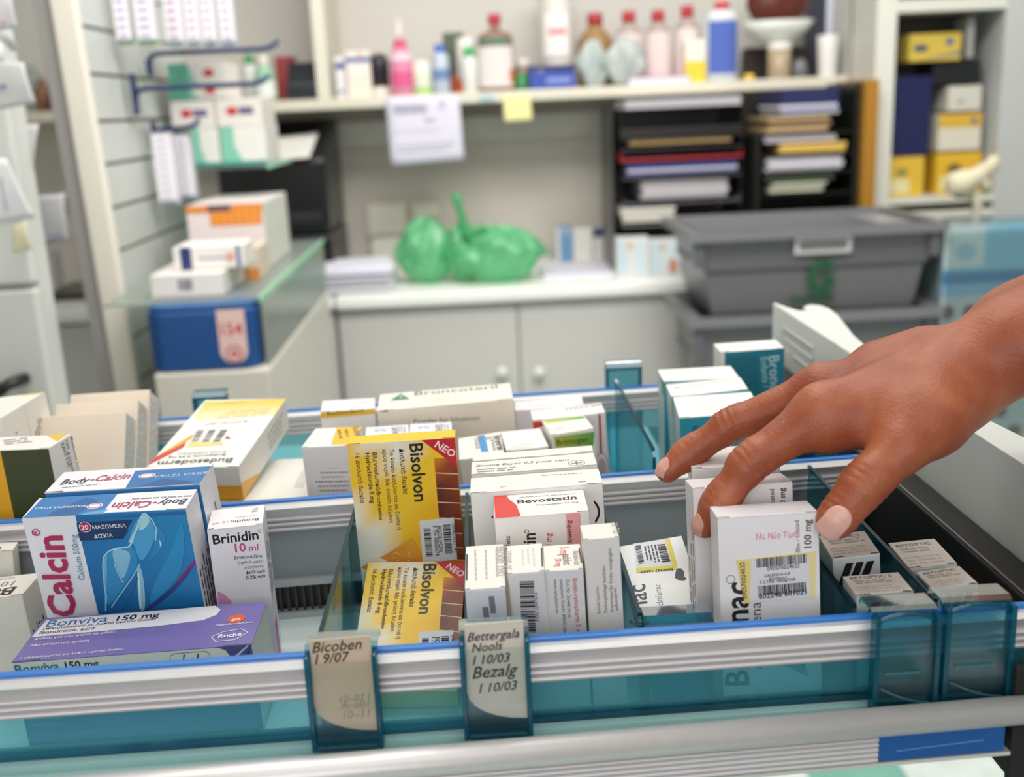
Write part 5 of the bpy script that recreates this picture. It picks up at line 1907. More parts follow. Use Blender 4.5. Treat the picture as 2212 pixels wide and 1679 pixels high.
def bisolvon(pose, zoom, label, lower):
    c = Carton(pose, '#e8b81c', {'T': '#edc21f', 'L': '#d9d4c8', 'R': '#c98a1c'}, zoom=zoom)
    p = c.P['F']
    W, H = p.f.W, p.f.H
    V = 1.0 if not lower else H / .1185 * 1.0
    k = .1185 / H if lower else 1.0

    def F(u, v):                             # v: fraction from the top of the full design
        return (u * W, H * (1 - (1 - v) * k))
    Y1, Y2, OR, WH = lin('#efc224'), lin('#e9ae16'), lin('#dc8a18'), lin('#e9e6da')
    us = [0, .2, .45, .78, 1]
    vs = [1, .93, .80, .66, .56, .46, .30, .15 if not lower else .30]
    if lower:
        vs = [1, .93, .80, .66, .56, .46, 1 - 1 / k]
    G = {0: [Y1, WH, WH, Y1, Y1], 1: [Y1, Y1, WH, Y1, Y1], 2: [Y1, Y1, Y1, Y1, OR], 3: [WH, Y1, Y1, Y2, OR], 4: [WH, WH, Y1, Y2, Y2], 5: [WH, WH, Y2, Y2, OR], 6: [WH, Y2, OR, Y2, Y1], 7: [OR, OR, Y2, Y1, Y1]}
    for j in range(len(vs) - 1):
        for i in range(4):
            p.poly([F(us[i], vs[j + 1]), F(us[i + 1], vs[j + 1]), F(us[i + 1], vs[j]), F(us[i], vs[j])], [G[j + 1][i], G[j + 1][i + 1], G[j][i + 1], G[j][i]])
            p.k -= p.step
    p.k += p.step
    dk = ['#d9861a', '#a04a14', '#5c1712', '#4a1410', '#521712', '#5c1a12', '#7a3016']
    yy = [.91, .835, .76, .69, .61, .535, .46, .40]
    for j in range(7):
        c0, c1 = lin(dk[j]), lin(dk[min(j + 1, 6)])
        p.poly([F(.79, yy[j + 1]), F(1, yy[j + 1] - .012), F(1, yy[j] - .012), F(.79, yy[j])], [c1, lin('#7a2c14'), lin('#8a3a16'), c0])
        p.k -= p.step
    p.k += p.step
    for j in range(1, 7):
        p.line([F(.79, yy[j]), F(1, yy[j] - .012)], .0005, '#e6cf8a')
    p.poly([F(.69, 1), F(1, 1), F(1, .855)], '#c01a2e')
    p.text('NEO', F(.80, .965), F(.965, .905), '#f0dcd8', 1.0, .02)
    p.text('Bisolvon', F(.575, .985), F(.575, .70), INK, 1.0, .018)
    p.text('Διαλυτά δισκία', F(.475, .965), F(.475, .74), INK, .95, .008)
    p.text('Το δισκίο διαλύονται σε ζεστό ή', F(.385, .965), F(.385, .565), '#3a3836', .95, .002)
    p.text('κρύο νερό. Με γεύση λεμόνι.', F(.32, .965), F(.32, .60), '#3a3836', .95, .002)
    p.text('Βλεννολυτικό/Bromhexine', F(.225, .955), F(.225, .62), INK, .95, .008)
    p.text('Hydrochloride 8 mg', F(.16, .955), F(.16, .705), INK, .95, .008)
    p.text('16 Διαλυτά Δισκία', F(.065, .955), F(.065, .71), '#2c2a2a', .95, .002)
    p.poly([F(.0, .385), F(.25, .44), F(.52, .52), F(.6, .42), (F(.6, .36)), F(.1, .36)], [lin('#dfa04a'), lin('#d98a2a'), lin('#e0a030'), lin('#dc8a20'), lin('#dc8a20'), lin('#dc9430')])
    # tablet picture
    p.poly([F(.06, .415), F(.2, .425), F(.26, .41), F(.25, .365), F(.08, .355)], '#ece4da')
    for i in range(14):
        p.disc(F(random.uniform(.3, .5), random.uniform(.36, .46)), .0004, .0004, '#efd890')
    if lower:
        p.disc(F(.42, .33), .0055, .0045, '#efd2a0', ring=.0004)
        p.disc(F(.52, .335), .0045, .004, '#efd2a0', ring=.0004)
        p.poly([F(.24, .365), F(.38, .345), F(.42, .31), F(.3, .345)], '#d84a22')
    st = c.sticker('F', [(0, 0)] * 4, '#d9dade') if False else None
    mb = MB('#d6d8de', 'paper')
    a0, a1, b0, b1 = .60, .93, .385, .60
    q = [F(a0, b0), F(a1, b0 + .008), F(a1, b1 + .008), F(a0, b1)]
    A = [p.f.p(u, v, 0) for u, v in q]
    B = [p.f.p(u, v, .0005) for u, v in q]
    mb.mesh(A + B, [(4, 5, 6, 7), (0, 1, 5, 4), (1, 2, 6, 5), (2, 3, 7, 6), (3, 0, 4, 7)])
    s = Print(mb, p.f, lift=.00058)
    s.bars(F(.635, .565), F(.635, .415), F(.70, .565), n=22)
    s.bars(F(.82, .575), F(.82, .425), F(.89, .575), n=22)
    s.text('3 756 08003674', F(.725, .575), F(.725, .42), '#3a3a42', 1.2, .01)
    s.text('BISOLVON', F(.765, .57), F(.765, .44), '#3a3a42', 1.0, .01)
    s.text('090423697143', F(.905, .58), F(.905, .43), '#5a5a62', .9, .005)
    if lower:
        for i in range(2):
            pass
        p.rect(.58, 1 - (1 - .345) * k, .93, 1 - (1 - .385) * k, '#e8cf5a')
        p.text('090423697143', F(.62, .355), F(.90, .36), '#2c2410', 1.0, .02)
    c.stickers.append(('price_sticker', mb))
    return c.done(label)


bisolvon(POSE['bisolU'], Z6, 'upright yellow effervescent tablet carton with red corner', False)
bisolvon(POSE['bisolL'], Z6, 'yellow effervescent tablet carton lying tilted below the upright one', True)

# white cartons right of the yellow ones
c = Carton(POSE['biotB'], '#ebe8e2', zoom=Z6)
t = c.P['T']
t.rect(.02, .0, .5, .12, '#d9d4cc')
c.done('thin white carton farthest back in the row behind the red-cornered one')
c = Carton(POSE['biotA'], '#ebe8e2', zoom=Z6)
t = c.P['T']
t.tpx('Biotine Bayer 0,5 pour cent', (1280, 566), (1885, 524), '#4c4a4a', 1.1, .008, .15)
t.small(t.uv(1285, 584), t.uv(1550, 566), t.uv(1290, 598), 2, '#8a8784')
o_ = t.uv(1930, 540)
t.disc(o_, .0046, .0046, '#6a6866', ring=.0004)
t.line([(o_[0] - .003, o_[1]), (o_[0] + .003, o_[1])], .0008, '#6a6866')
t.line([(o_[0], o_[1] - .003), (o_[0], o_[1] + .003)], .0008, '#6a6866')
c.done('white carton with round emblem on its lid behind the large white one')
c = Carton(POSE['bigwhite'], '#ebe7e4', zoom=Z6)
t = c.P['T']
t.tpx('LOT', (1475, 688), (1432, 694), GREY, 1, .02)
t.tpx('EXP', (1985, 655), (1938, 660), GREY, 1, .02)
t.small(t.uv(1700, 622), t.uv(1980, 604), t.uv(1700, 628), 1, '#8a8784')
p = c.P['F']
p.poly(p.px([(1380, 880), (1392, 880), (1392, 896), (1380, 896)]), INK)
p.disc(p.uv(1975, 860), .0085, .0085, INK, ring=.0012)
p.poly([(p.uv(1975, 860)[0] - .010, p.uv(1975, 860)[1] - .010), (p.uv(1975, 860)[0] + .0055, p.uv(1975, 860)[1] - .010), (p.uv(1975, 860)[0] + .0055, p.uv(1975, 860)[1] + .010), (p.uv(1975, 860)[0] - .010, p.uv(1975, 860)[1] + .010)], '#ebe7e4')
c.done('large white carton behind the red-cornered statin carton')
c = Carton(POSE['bevo'], '#efeae8', zoom=Z6)
t = c.P['T']
t.poly(t.px([(1395, 752), (1480, 748), (1490, 770), (1540, 810), (1570, 880), (1560, 890), (1405, 900)]), '#d8362e')
t.small(t.uv(1560, 762), t.uv(1930, 738), t.uv(1560, 770), 1, '#a09c9c')
t.tpx('Bevostatin', (1548, 802), (1932, 772), INK, 1.0, .022)
t.tpx('Pravastatin', (1672, 818), (1840, 804), '#6a6668', .9, .006)
t.tpx('40 mg', (1850, 803), (1942, 796), '#d86a64', .9, .014)
p = c.P['F']
p.poly(p.px([(1860, 868), (1952, 862), (1975, 1100), (1872, 1100)]), '#e9a2a6')
p.tpx('lowering', (1895, 1050), (1918, 905), '#3a2c2e', 1.0, .014, .1) if False else None
p.text('lowering', p.uv(1900, 1052), p.uv(1893, 908), '#3a2c2e', 1.0, .014, .1)
p.text('40 mg', p.uv(1772, 1110), p.uv(1765, 990), '#c8505a', 1.1, .014, .1)
p.text('statin', p.uv(1668, 1200), p.uv(1662, 992), INK, 1.1, .022)
p.disc(p.uv(1608, 982), .0011, .0011, INK, ring=.0003)
p.text('tablets', p.uv(1505, 1130), p.uv(1500, 1010), '#4a4648', 1.0, .006)
c.done('white carton with red lid corner among the white ones')

SM = 'small white cartons in the front row'
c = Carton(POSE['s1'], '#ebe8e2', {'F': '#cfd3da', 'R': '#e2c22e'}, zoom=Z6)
t = c.P['T']
for i in range(3):
    t.small(t.uv(1275 + i * 68, 1100), t.uv(1282 + i * 68, 1310), t.uv(1280 + i * 68, 1100), 1, '#b5b0ac', .4)
t.text('Biotin bio', t.uv(1408, 1082), t.uv(1418, 1270), '#b0aba8', .9, .004)
t.poly(t.px([(1218, 1130), (1228, 1130), (1226, 1300), (1214, 1300)]), INK)
p = c.P['F']
p.small(p.uv(1378, 1400), p.uv(1400, 1560), p.uv(1340, 1470), 2, '#7a7c84')
c.done('first small white carton from the left in the front row, with yellow edge', group=SM)
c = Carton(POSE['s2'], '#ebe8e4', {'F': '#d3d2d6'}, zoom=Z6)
t = c.P['T']
t.text('50 Biotin', t.uv(1512, 1230), t.uv(1508, 1110), '#a8a4a2', .9, .006)
t.small(t.uv(1580, 1100), t.uv(1585, 1220), t.uv(1650, 1090), 3, '#d0ccc8', .3)
t.poly(t.px([(1698, 1090), (1708, 1090), (1714, 1210), (1704, 1210)]), INK)
p = c.P['F']
p.bars(p.uv(1562, 1305), p.uv(1575, 1640), p.uv(1655, 1302), n=26)
p.text('PZN -0047616', p.uv(1690, 1560), p.uv(1676, 1375), '#4a4a50', 1, .006)
c.done('second small white carton in the front row, with a large barcode', group=SM)
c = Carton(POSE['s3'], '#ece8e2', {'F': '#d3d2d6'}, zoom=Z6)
t = c.P['T']
t.text('5 mg', t.uv(1820, 1085), t.uv(1826, 1140), '#cf5a56', 1.2, .014)
t.text('50 mg', t.uv(1790, 1160), t.uv(1796, 1210), '#cf5a56', 1.2, .014)
t.text('tablet', t.uv(1838, 1130), t.uv(1845, 1200), '#6a6664', 1.1, .006)
t.text('Biotin-rat', t.uv(1905, 1110), t.uv(1915, 1200), '#a49f9c', 1, .004)
t.poly(t.px([(1942, 1090), (1952, 1090), (1968, 1185), (1957, 1185)]), INK)
p = c.P['F']
p.text('Biotin-ratiopharm 5 m', p.uv(1905, 1285), p.uv(1930, 1640), '#c2484e', 1.0, .014)
p.text('Zul.-Nr. 36448.00.00', p.uv(1862, 1290), p.uv(1872, 1540), '#5a585e', 1.0, .004)
p.text('ratiopharm GmbH, 89070 Ulm', p.uv(1822, 1290), p.uv(1846, 1640), '#5a585e', 1.0, .004)
p.text('www.ratiopharm.de', p.uv(1782, 1290), p.uv(1796, 1510), '#5a585e', 1.0, .004)
c.done('third small white carton in the front row, with red side print', group=SM)
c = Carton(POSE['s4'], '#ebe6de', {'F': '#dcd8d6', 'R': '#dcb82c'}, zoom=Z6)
t = c.P['T']
t.text('50 Tab', t.uv(2150, 930), t.uv(2168, 1000), '#a8a49c', 1, .004)
p = c.P['F']
for s_, x, y0, y1 in (('Enthält Lactose.', 2085, 1510, 1335), ('Packungsbeilage beachten.', 2128, 1505, 1200), ('Arzneimittel für Kinder unzugänglich', 2168, 1505, 1090), ('aufbewahren.', 2200, 1490, 1340)):
    p.text(s_, p.uv(x, y0), p.uv(x - 14, y1), '#5e5a58', 1.0, .004)
c.done('fourth and tallest small white carton in the front row', group=SM)

# black lettered cartons
c = Carton(POSE['bioL'], '#dfe0de', zoom=Z8)
p = c.P['F']
p.text('Biofenac', p.uv(312, 780), p.uv(268, 432), INK, 1.0, .012)
p.text('Aceclofenac', p.uv(372, 600), p.uv(346, 430), '#77767a', 1.0, .0)
p.poly(p.px([(432, 352), (455, 352), (470, 370), (470, 395), (482, 402), (470, 416), (445, 414), (422, 400), (425, 375)]), INK)
s = c.sticker('F', [(205, 215), (395, 200), (435, 355), (230, 372)], '#d6d6dc')
s.poly(s.px([(222, 352), (430, 335), (436, 356), (228, 374)]), '#d9cd66')
s.poly(s.px([(372, 204), (396, 200), (436, 340), (410, 345)]), '#d9cd66')
s.bars(s.uv(218, 240), s.uv(238, 335), s.uv(246, 234), n=18)
s.bars(s.uv(330, 232), s.uv(358, 325), s.uv(372, 228), n=18)
s.small(s.uv(268, 240), s.uv(288, 330), s.uv(320, 232), 4, '#4a4a52')
s.text('5602227 16350', s.uv(412, 352), s.uv(248, 366), '#3a3620', .9, .015)
c.done('white black-lettered carton lying tilted left of the held one')
c = Carton(POSE['bioH'], '#e6e2e6', zoom=Z8)
p = c.P['F']
p.text('Biofenac', p.uv(800, 950), p.uv(796, 420), INK, 1.05, .02)
p.disc(p.uv(708, 408), .0021, .0021, '#5a585c', ring=.0003)
p.text('Aceclofenac', p.uv(868, 870), p.uv(862, 490), '#5a585e', 1.0, .0)
p.text('film - coated', p.uv(1064, 270), p.uv(1058, 105), '#5a5860', 1.0, .006)
p.text('100 mg', p.uv(1122, 245), p.uv(1118, 100), '#2a282c', 1.0, .014)
p.text('Με Νέο Τιμή', p.uv(838, 205), p.uv(1048, 188), '#e08ab4', 1.2, .016, .1)
p.poly(p.px([(905, 810), (1080, 800), (1105, 905)]), '#8f94a8')
p.poly(p.px([(1030, 808), (1078, 805), (1090, 870)]), '#4e587c')
s = c.sticker('F', [(735, 310), (1145, 262), (1140, 500), (790, 530)], '#d8d8e0')
s.poly(s.px([(735, 310), (812, 300), (806, 528), (780, 530)]), '#e2cd84')
s.poly(s.px([(735, 310), (1145, 262), (1144, 278), (812, 312)]), '#e4d79a')
s.poly(s.px([(1108, 268), (1145, 262), (1140, 500), (1118, 502)]), '#e4d79a')
s.text('090570024622', s.uv(792, 505), s.uv(778, 318), '#5a4418', 1.1, .012)
s.bars(s.uv(838, 302), s.uv(1098, 275), s.uv(840, 348), n=40)
s.text('090570024622', s.uv(895, 362), s.uv(1062, 345), '#3a3a44', 1.0, .01)
s.text('GALENICA A.E', s.uv(880, 396), s.uv(1012, 382), '#3a3a44', 1.0, .01)
s.text('BIOFENAC', s.uv(905, 412), s.uv(1000, 404), '#3a3a44', 1.0, .01)
s.text('F.C.TAB 100mg/TAB', s.uv(858, 430), s.uv(1040, 412), '#3a3a44', 1.0, .01)
s.bars(s.uv(845, 442), s.uv(1092, 420), s.uv(850, 492), n=40)
s.text('602246 601021', s.uv(852, 506), s.uv(1095, 482), '#2c2c34', 1.0, .014)
c.done('white carton with yellow barcode sticker held between finger and thumb')
c = Carton(POSE['bioM'], '#e2dcdf', zoom=Z7)
p = c.P['F']
p.text('film coated', p.uv(938, 1330), p.uv(930, 1178), '#4a484e', 1.0, .008)
p.text('100 mg', p.uv(992, 1290), p.uv(984, 1172), '#2a282c', 1.0, .018)
c.P['L'].small((.004, .02), (.004, .09), (.014, .02), 3, '#8a868a')
c.done('white carton standing directly behind the held one')
c = Carton(POSE['bioB'], '#e8e3e2', zoom=Z7)
L_ = c.P['L']
L_.small((.004, .03), (.004, .10), (.022, .03), 5, '#3a383c', .4)
c.done('tall white carton with side print behind the held pair')

# striped eye drop boxes
for key, lab, nm_, zz_ in (('bet_a', 'eye drop box at the rear of the left striped column', 'BETOPTIC S', ((1165, 205), (1360, 188))), ('bet_b', 'eye drop box at the front of the left striped column', 'BETOPTIC S', ((1310, 410), (1548, 384))), ('bet_c', 'eye drop box at the rear of the right striped column', 'BETOPTIC', ((1532, 242), (1715, 224))), ('bet_d', 'eye drop box at the front of the right striped column', 'BETOPTIC', ((1665, 394), (1845, 372)))):
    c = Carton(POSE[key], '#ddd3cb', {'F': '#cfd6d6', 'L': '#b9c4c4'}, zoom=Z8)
    t = c.P['T']
    w_, d_ = t.f.W, t.f.H
    t.text(nm_, (w_ * .10, d_ * .80), (w_ * .84, d_ * .80), '#4a423e', 1.0, .012)
    t.small((w_ * .12, d_ * .70), (w_ * .88, d_ * .70), (w_ * .14, d_ * .60), 2, '#a39890', .5)
    t.small((w_ * .08, d_ * .38), (w_ * .9, d_ * .38), (w_ * .08, d_ * .15), 3, '#c4b8ae', .35)
    p = c.P['F']
    w_, h_ = p.f.W, p.f.H
    for i in range(3):
        u = w_ * (.28 + .22 * i)
        p.poly([(u - w_ * .22, h_ - .016), (u - w_ * .06, h_ - .016), (u + w_ * .16, h_ - .0035), (u, h_ - .0035)], INK)
    for sx in (.12, .8):
        t.poly([(w_ * sx, .0003), (w_ * (sx + .14), .0003), (w_ * (sx + .12), .0012), (w_ * (sx + .02), .0012)], INK)
    c.done(lab, 'eye drop box', 'striped eye drop boxes')

# ---------------------------------------------------------------- rear compartment
c = Carton(POSE['b5'], '#e2dfd8', {'R': '#dcd8d0'}, zoom=Z5)
t = c.P['T']
t.rect(.0, .0, 1, .06, '#e0a42a')
t.small(t.uv(1900, 700), t.uv(1975, 560), t.uv(1950, 700), 4, '#a8a49c')
t.poly(t.px([(1680, 770), (1880, 350), (1915, 400), (1760, 770)]), '#e6e2da')
t.poly(t.px([(1835, 480), (1860, 430), (1915, 455), (1900, 500)]), '#e0aa2e')
t.poly(t.px([(1858, 425), (1880, 380), (1912, 400), (1908, 440)]), '#c03c3a')
c.done('flat white carton with yellow edge under the tilted yellow topped one')
c = Carton(POSE['budeso'], '#eceae4', {'F': '#e2ded6', 'R': '#e0ddd6'}, zoom=Z5)
t = c.P['T']
t.poly(t.px([(1322, 145), (1858, 105), (1800, 225), (1290, 265), (1255, 260)]), [lin('#e9bf2c'), lin('#e9bd22'), lin('#ece2a8'), lin('#ece6c4'), lin('#ecd884')])
t.tpx('60-25 ml', (1585, 140), (1450, 150), '#b58a1a', 1.0, .012)
t.small(t.uv(1750, 190), t.uv(1400, 215), t.uv(1720, 225), 3, '#c9b070', .4)
t.tpx('Διορρινικό σπρέι', (1600, 268), (1320, 288), '#7a7468', 1.0, .006)
t.tpx('Δερματική χρήση', (1605, 283), (1300, 305), '#7a7468', 1.0, .006) if False else None
t.poly(t.px([(1000, 500), (1260, 345), (1248, 375), (985, 535)]), '#e6a62c')
t.poly(t.px([(958, 555), (1000, 505), (1205, 405), (1185, 440)]), '#c83c3a')
t.tpx('Budesonide 0.64 mg', (1460, 480), (1090, 500), '#6a645c', 1.0, .008)
t.tpx('Ρινικό εναιώρημα', (1462, 462), (1150, 480), '#8a857c', 1.0, .006)
t.tpx('Budesoderm', (1508, 508), (1025, 530), '#3a3836', 1.0, .014)
t.poly(t.px([(1452, 385), (1468, 365), (1492, 385)]), '#b8322e')
s = c.sticker('T', [(1265, 330), (1485, 318), (1440, 420), (1210, 440)], '#e6e2dc')
s.poly(s.px([(1222, 410), (1440, 400), (1438, 422), (1210, 440)]), '#dcd68a')
for i in range(3):
    s.bars(s.uv(1275 + i * 75, 330), s.uv(1232 + i * 70, 408), s.uv(1320 + i * 75, 327), col='#5a5a66', n=12)
p = c.P['F']
p.rect(0, 0, 1, .42, '#dfa832')
r_ = c.P['R']
r_.small((.06, .006), (.10, .006), (.06, .016), 4, '#a8a49c')
r_.poly(r_.fr([(0, 0), (.35, 0), (.0, .5)]), '#dfa832')
c.done('tilted white carton with yellow end and red stripe, upside-down print')
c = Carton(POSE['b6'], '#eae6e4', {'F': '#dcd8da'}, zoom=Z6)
t = c.P['T']
t.poly(t.px([(345, 422), (385, 305), (560, 295), (545, 415)]), '#e8bc2a')
t.text('Budere', t.uv(480, 310), t.uv(500, 365), '#5a4a1a', 1.0, .014)
t.small(t.uv(440, 322), t.uv(455, 380), t.uv(395, 325), 2, '#9a7a1a')
p = c.P['F']
for i, (s_, x0, x1) in enumerate((('Silicone', 395, 310), ('puhop of ewoqn', 455, 255), ('7.5 ml bupon', 430, 275), ('opioyvdia se bupionavos', 460, 225), ('Hnoq opipyzeni ke bupio', 460, 250), ('sq en reeniss gnd', 450, 235))):
    p.small(p.uv(x0, 570 + i * 29), p.uv(x1, 574 + i * 29), p.uv(x0, 576 + i * 29), 1, '#6a686c', .55)
c.done('white carton with yellow lid label left of the upright yellow one')
c = Carton(POSE['b7'], '#e9e7e4', {'T': '#e6e6ea'}, zoom=Z6)
t = c.P['T']
t.tpx('Rinosol 10 ml', (580, 140), (330, 172), '#9aa0b4', 1.0, .01)
p = c.P['F']
p.poly(p.px([(275, 212), (632, 190), (640, 222), (272, 252)]), '#e6b828')
p.tpx('Budesoderm', (320, 232), (560, 208), '#5a4a1c', .8, .01)
c.done('white carton with yellow band at the back of the rear compartment')
for key, lab in (('b9a', 'left small white carton with blue print behind the yellow one'), ('b9b', 'right small white carton with blue print behind the yellow one')):
    c = Carton(POSE[key], '#e6e6ea', zoom=Z6)
    t = c.P['T']
    w_, d_ = t.f.W, t.f.H
    t.text('9%', (w_ * .2, d_ * .55), (w_ * .5, d_ * .57), '#6f8fc0', 1.3, .0)
    t.text('Seret', (w_ * .60, d_ * .85), (w_ * .62, d_ * .3), '#5a5e6a', 1, .012)
    t.small((w_ * .76, d_ * .85), (w_ * .78, d_ * .3), (w_ * .9, d_ * .84), 3, '#8a8c94')
    c.done(lab, group='small white cartons with blue print')
c = Carton(POSE['broncot'], '#ebe4d8', {'F': '#e6dccd'}, zoom=Z6)
t = c.P['T']
t.poly(t.px([(722, 138), (795, 92), (858, 128)]), '#3f7a58')
t.poly(t.px([(785, 118), (796, 103), (808, 116)]), '#d0dcc8')
t.tpx('Broncoteril', (882, 106), (1420, 58), '#4a6a58', 1.15, .008)
t.tpx('1 Nebulization', (985, 130), (1180, 114), '#8a9a8c', 1, .002)
t.tpx('20 Ampoules per 15ml', (945, 150), (1225, 126), '#8a9a8c', 1, .002)
p = c.P['F']
p.tpx('Powder for Inhalation', (880, 288), (1305, 262), '#6a7c6c', 1.0, .004)
p.poly(p.px([(650, 205), (715, 198), (712, 206), (690, 209)]), INK)
c.done('long cream carton with small green triangle on its lid')
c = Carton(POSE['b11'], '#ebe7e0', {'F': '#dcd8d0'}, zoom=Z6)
t = c.P['T']
t.poly(t.px([(1290, 365), (1338, 358), (1362, 468), (1315, 470)]), '#3a92cf')
t.text('Efficacia', t.uv(1268, 380), t.uv(1282, 450), GREY, 1, .006)
t.text('gocce', t.uv(1370, 370), t.uv(1392, 460), GREY, 1, .008)
t.text('Biof med nm', t.uv(1400, 365), t.uv(1424, 460), '#4a484c', 1, .008)
c.done('low cream carton with blue lid stripe behind the yellow one')
c = Carton(POSE['b12'], '#f0edea', zoom=Z6)
c.P['T'].small((.004, .010), (.022, .010), (.004, .004), 2, '#d0ccc8')
c.done('plain white carton left of the green labelled eye drop carton')
c = Carton(POSE['brimo'], '#e9e6de', zoom=Z6)
t = c.P['T']
t.poly(t.px([(1720, 270), (1970, 235), (1985, 250), (1735, 285)]), [lin('#c6cf3a'), lin('#4aa04e'), lin('#4aa04e'), lin('#c6cf3a')])
t.tpx('Brimogan', (1745, 325), (1850, 312), GREY, .9, .004)
t.small(t.uv(1750, 350), t.uv(1790, 345), t.uv(1752, 360), 1, '#7a7872')
p = c.P['F']
p.poly(p.px([(1785, 372), (2045, 338), (2040, 425), (1795, 440)]), [lin('#b9c23c'), lin('#57a04a'), lin('#5aa03c'), lin('#b9c23c')])
p.tpx('Brimogan', (1802, 426), (2003, 402), '#2f3a26', 1.0, .008)
c.done('eye drop carton with yellow and green label in the rear compartment', 'eye drop box')
c = Carton(POSE['brasan'], '#ece6e6', zoom=Z6)
t = c.P['T']
t.tpx('BRASAN', (2075, 158), (1855, 186), '#7a7678', 1.0, .014)
t.line(t.px([(1800, 226), (1850, 208), (1960, 205)]), .0006, '#d89a9a')
p = c.P['F']
p.poly(p.px([(1640, 275), (1700, 268), (1720, 300), (1640, 320)]), '#c82c30')
p.line(p.px([(2078, 225), (2088, 480)]), .0016, '#b02c34')
p.disc(p.uv(2096, 560), .0045, .0105, '#b84a50', ring=.0005)
p.disc(p.uv(2096, 570), .003, .007, '#c8b0ae')
c.done('white carton with red stripe beside the tall clear bin stop')
c = Carton(POSE['b15'], '#e8e2e4', zoom=Z6)
t = c.P['T']
t.tpx('Cyrestine', (1850, 150), (1620, 172), '#d6a0b0', 1.0, .004, .2)
t.tpx('G', (1570, 165), (1540, 168), '#8a9ac4', 1.0, .01)
c.done('white carton with pale pink print behind the red striped one')

TEAL = '#2aa0b4'
for key, lab, art in (('ta', 'front white and teal carton in the rear right compartment', 1), ('tb', 'middle white and teal carton in the rear right compartment', 2), ('tc', 'rear white and teal carton with green corner in the rear right compartment', 3)):
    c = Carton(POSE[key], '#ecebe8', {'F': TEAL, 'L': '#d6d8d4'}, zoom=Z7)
    t = c.P['T']
    if art == 1:
        t.small(t.uv(520, 745), t.uv(760, 715), t.uv(540, 775), 3, '#c6c4c0', .25)
        p = c.P['F']
        p.text('broncho', p.uv(512, 860), p.uv(522, 990), '#17384a', 1.0, .008)
        p.rect(0, 0, .16, .62, '#1c7f92')
    else:
        ref = ((425, 665), (715, 622)) if art == 2 else ((400, 598), (650, 570))
        t.tpx('Bronchovaxom', ref[0], ref[1], '#8a8886', .9, .004)
    if art == 3:
        c.P['L'].rect(.6, .88, 1, 1, '#5aa04a')
    c.done(lab, group='white and teal cartons at the rear right')
c = Carton(POSE['bronc'], '#e6e2e0', {'F': '#14798f', 'L': '#dcd8d2'}, zoom=Z7)
p = c.P['F']
p.poly(p.fr([(0, 0), (.06, 0), (.06, 1), (0, 1)]), '#dcd8d2')
p.text('Bronchovaxom', p.uv(903, 498), p.uv(925, 945), '#bcd8de', 1.0, .004)
p.text('Enfants / 10', p.uv(862, 505), p.uv(880, 720), '#a8ccd4', 1.0, .004)
p.small(p.uv(700, 500), p.uv(705, 680), p.uv(840, 500), 9, '#0f5c70', .5)
t = c.P['T']
t.poly(t.px([(660, 478), (700, 470), (702, 474), (664, 481)]), INK)
c.done('dark teal carton standing against the white fascia')
c = Carton(POSE['lowdark'], '#dfe2e0', {'F': '#0f4560', 'T': '#d8dcda'}, zoom=Z7)
p = c.P['F']
p.tpx('antitussivo', (1140, 1010), (1255, 1002), '#5a9a6a', 1, .008)
c.done('dark blue carton with green print under the hand')

c = Carton(POSE['green'], '#e6e4e0', {'F': '#3a4220', 'L': '#e0a81c'}, zoom=Z5)
p = c.P['F']
xg = p.uv(5, 470)[0]
p.poly([(0, 0), (p.uv(75, 830)[0], 0), (xg, p.f.H), (0, p.f.H)], '#e2a91c')
t = c.P['T']
t.poly(t.px([(270, 345), (455, 325), (455, 345), (370, 400), (300, 360)]), '#e0b62c')
t.small(t.uv(20, 395), t.uv(200, 375), t.uv(30, 420), 3, '#8a8884')
r_ = c.P['R']
for s_, a, b in (('Malabonex fum', (455, 375), (505, 590)), ('100 g cream', (420, 400), (468, 610)), ('EAN 520', (395, 420), (440, 570))):
    r_.text(s_, r_.uv(*a), r_.uv(*b), '#3a383a', 1.0, .006)
c.done('dark olive green carton with yellow edge at the left')
c = Carton(POSE['b2'], '#e6e3dc', {'T': '#e4e3dc'}, zoom=Z5)
t = c.P['T']
t.poly(t.px([(130, 100), (290, 80), (280, 90), (150, 105)]), '#e0bd3a')
r_ = c.P['R']
r_.line([(r_.f.W * .5, 0), (r_.f.W * .5, r_.f.H)], .0003, '#a8a49c')
r_.small((.008, .06), (.008, .10), (.028, .06), 6, '#5c5854', .4)
r_.small((.042, .06), (.042, .10), (.060, .06), 6, '#6c6864', .4)
c.done('white carton with yellow lid end behind the olive green one')
for key, lab in (('cardA', 'front beige blank carton leaning back at the left'), ('cardB', 'middle beige blank carton leaning back at the left'), ('cardC', 'rear beige blank carton leaning back at the left')):
    c = Carton(POSE[key], '#e3d5c4', {'R': '#d9d5cf', 'T': '#e6dccf'}, lid=False, zoom=Z5)
    r_ = c.P['R']
    r_.small((.004, .05), (.004, .11), (r_.f.W - .003, .05), 4, '#aaa59e', .3)
    c.done(lab, group='beige cartons leaning back')


# ================================================================== the reaching hand and forearm: one continuous skin
def J(px, py, Y):
    return at(px, py, Y)


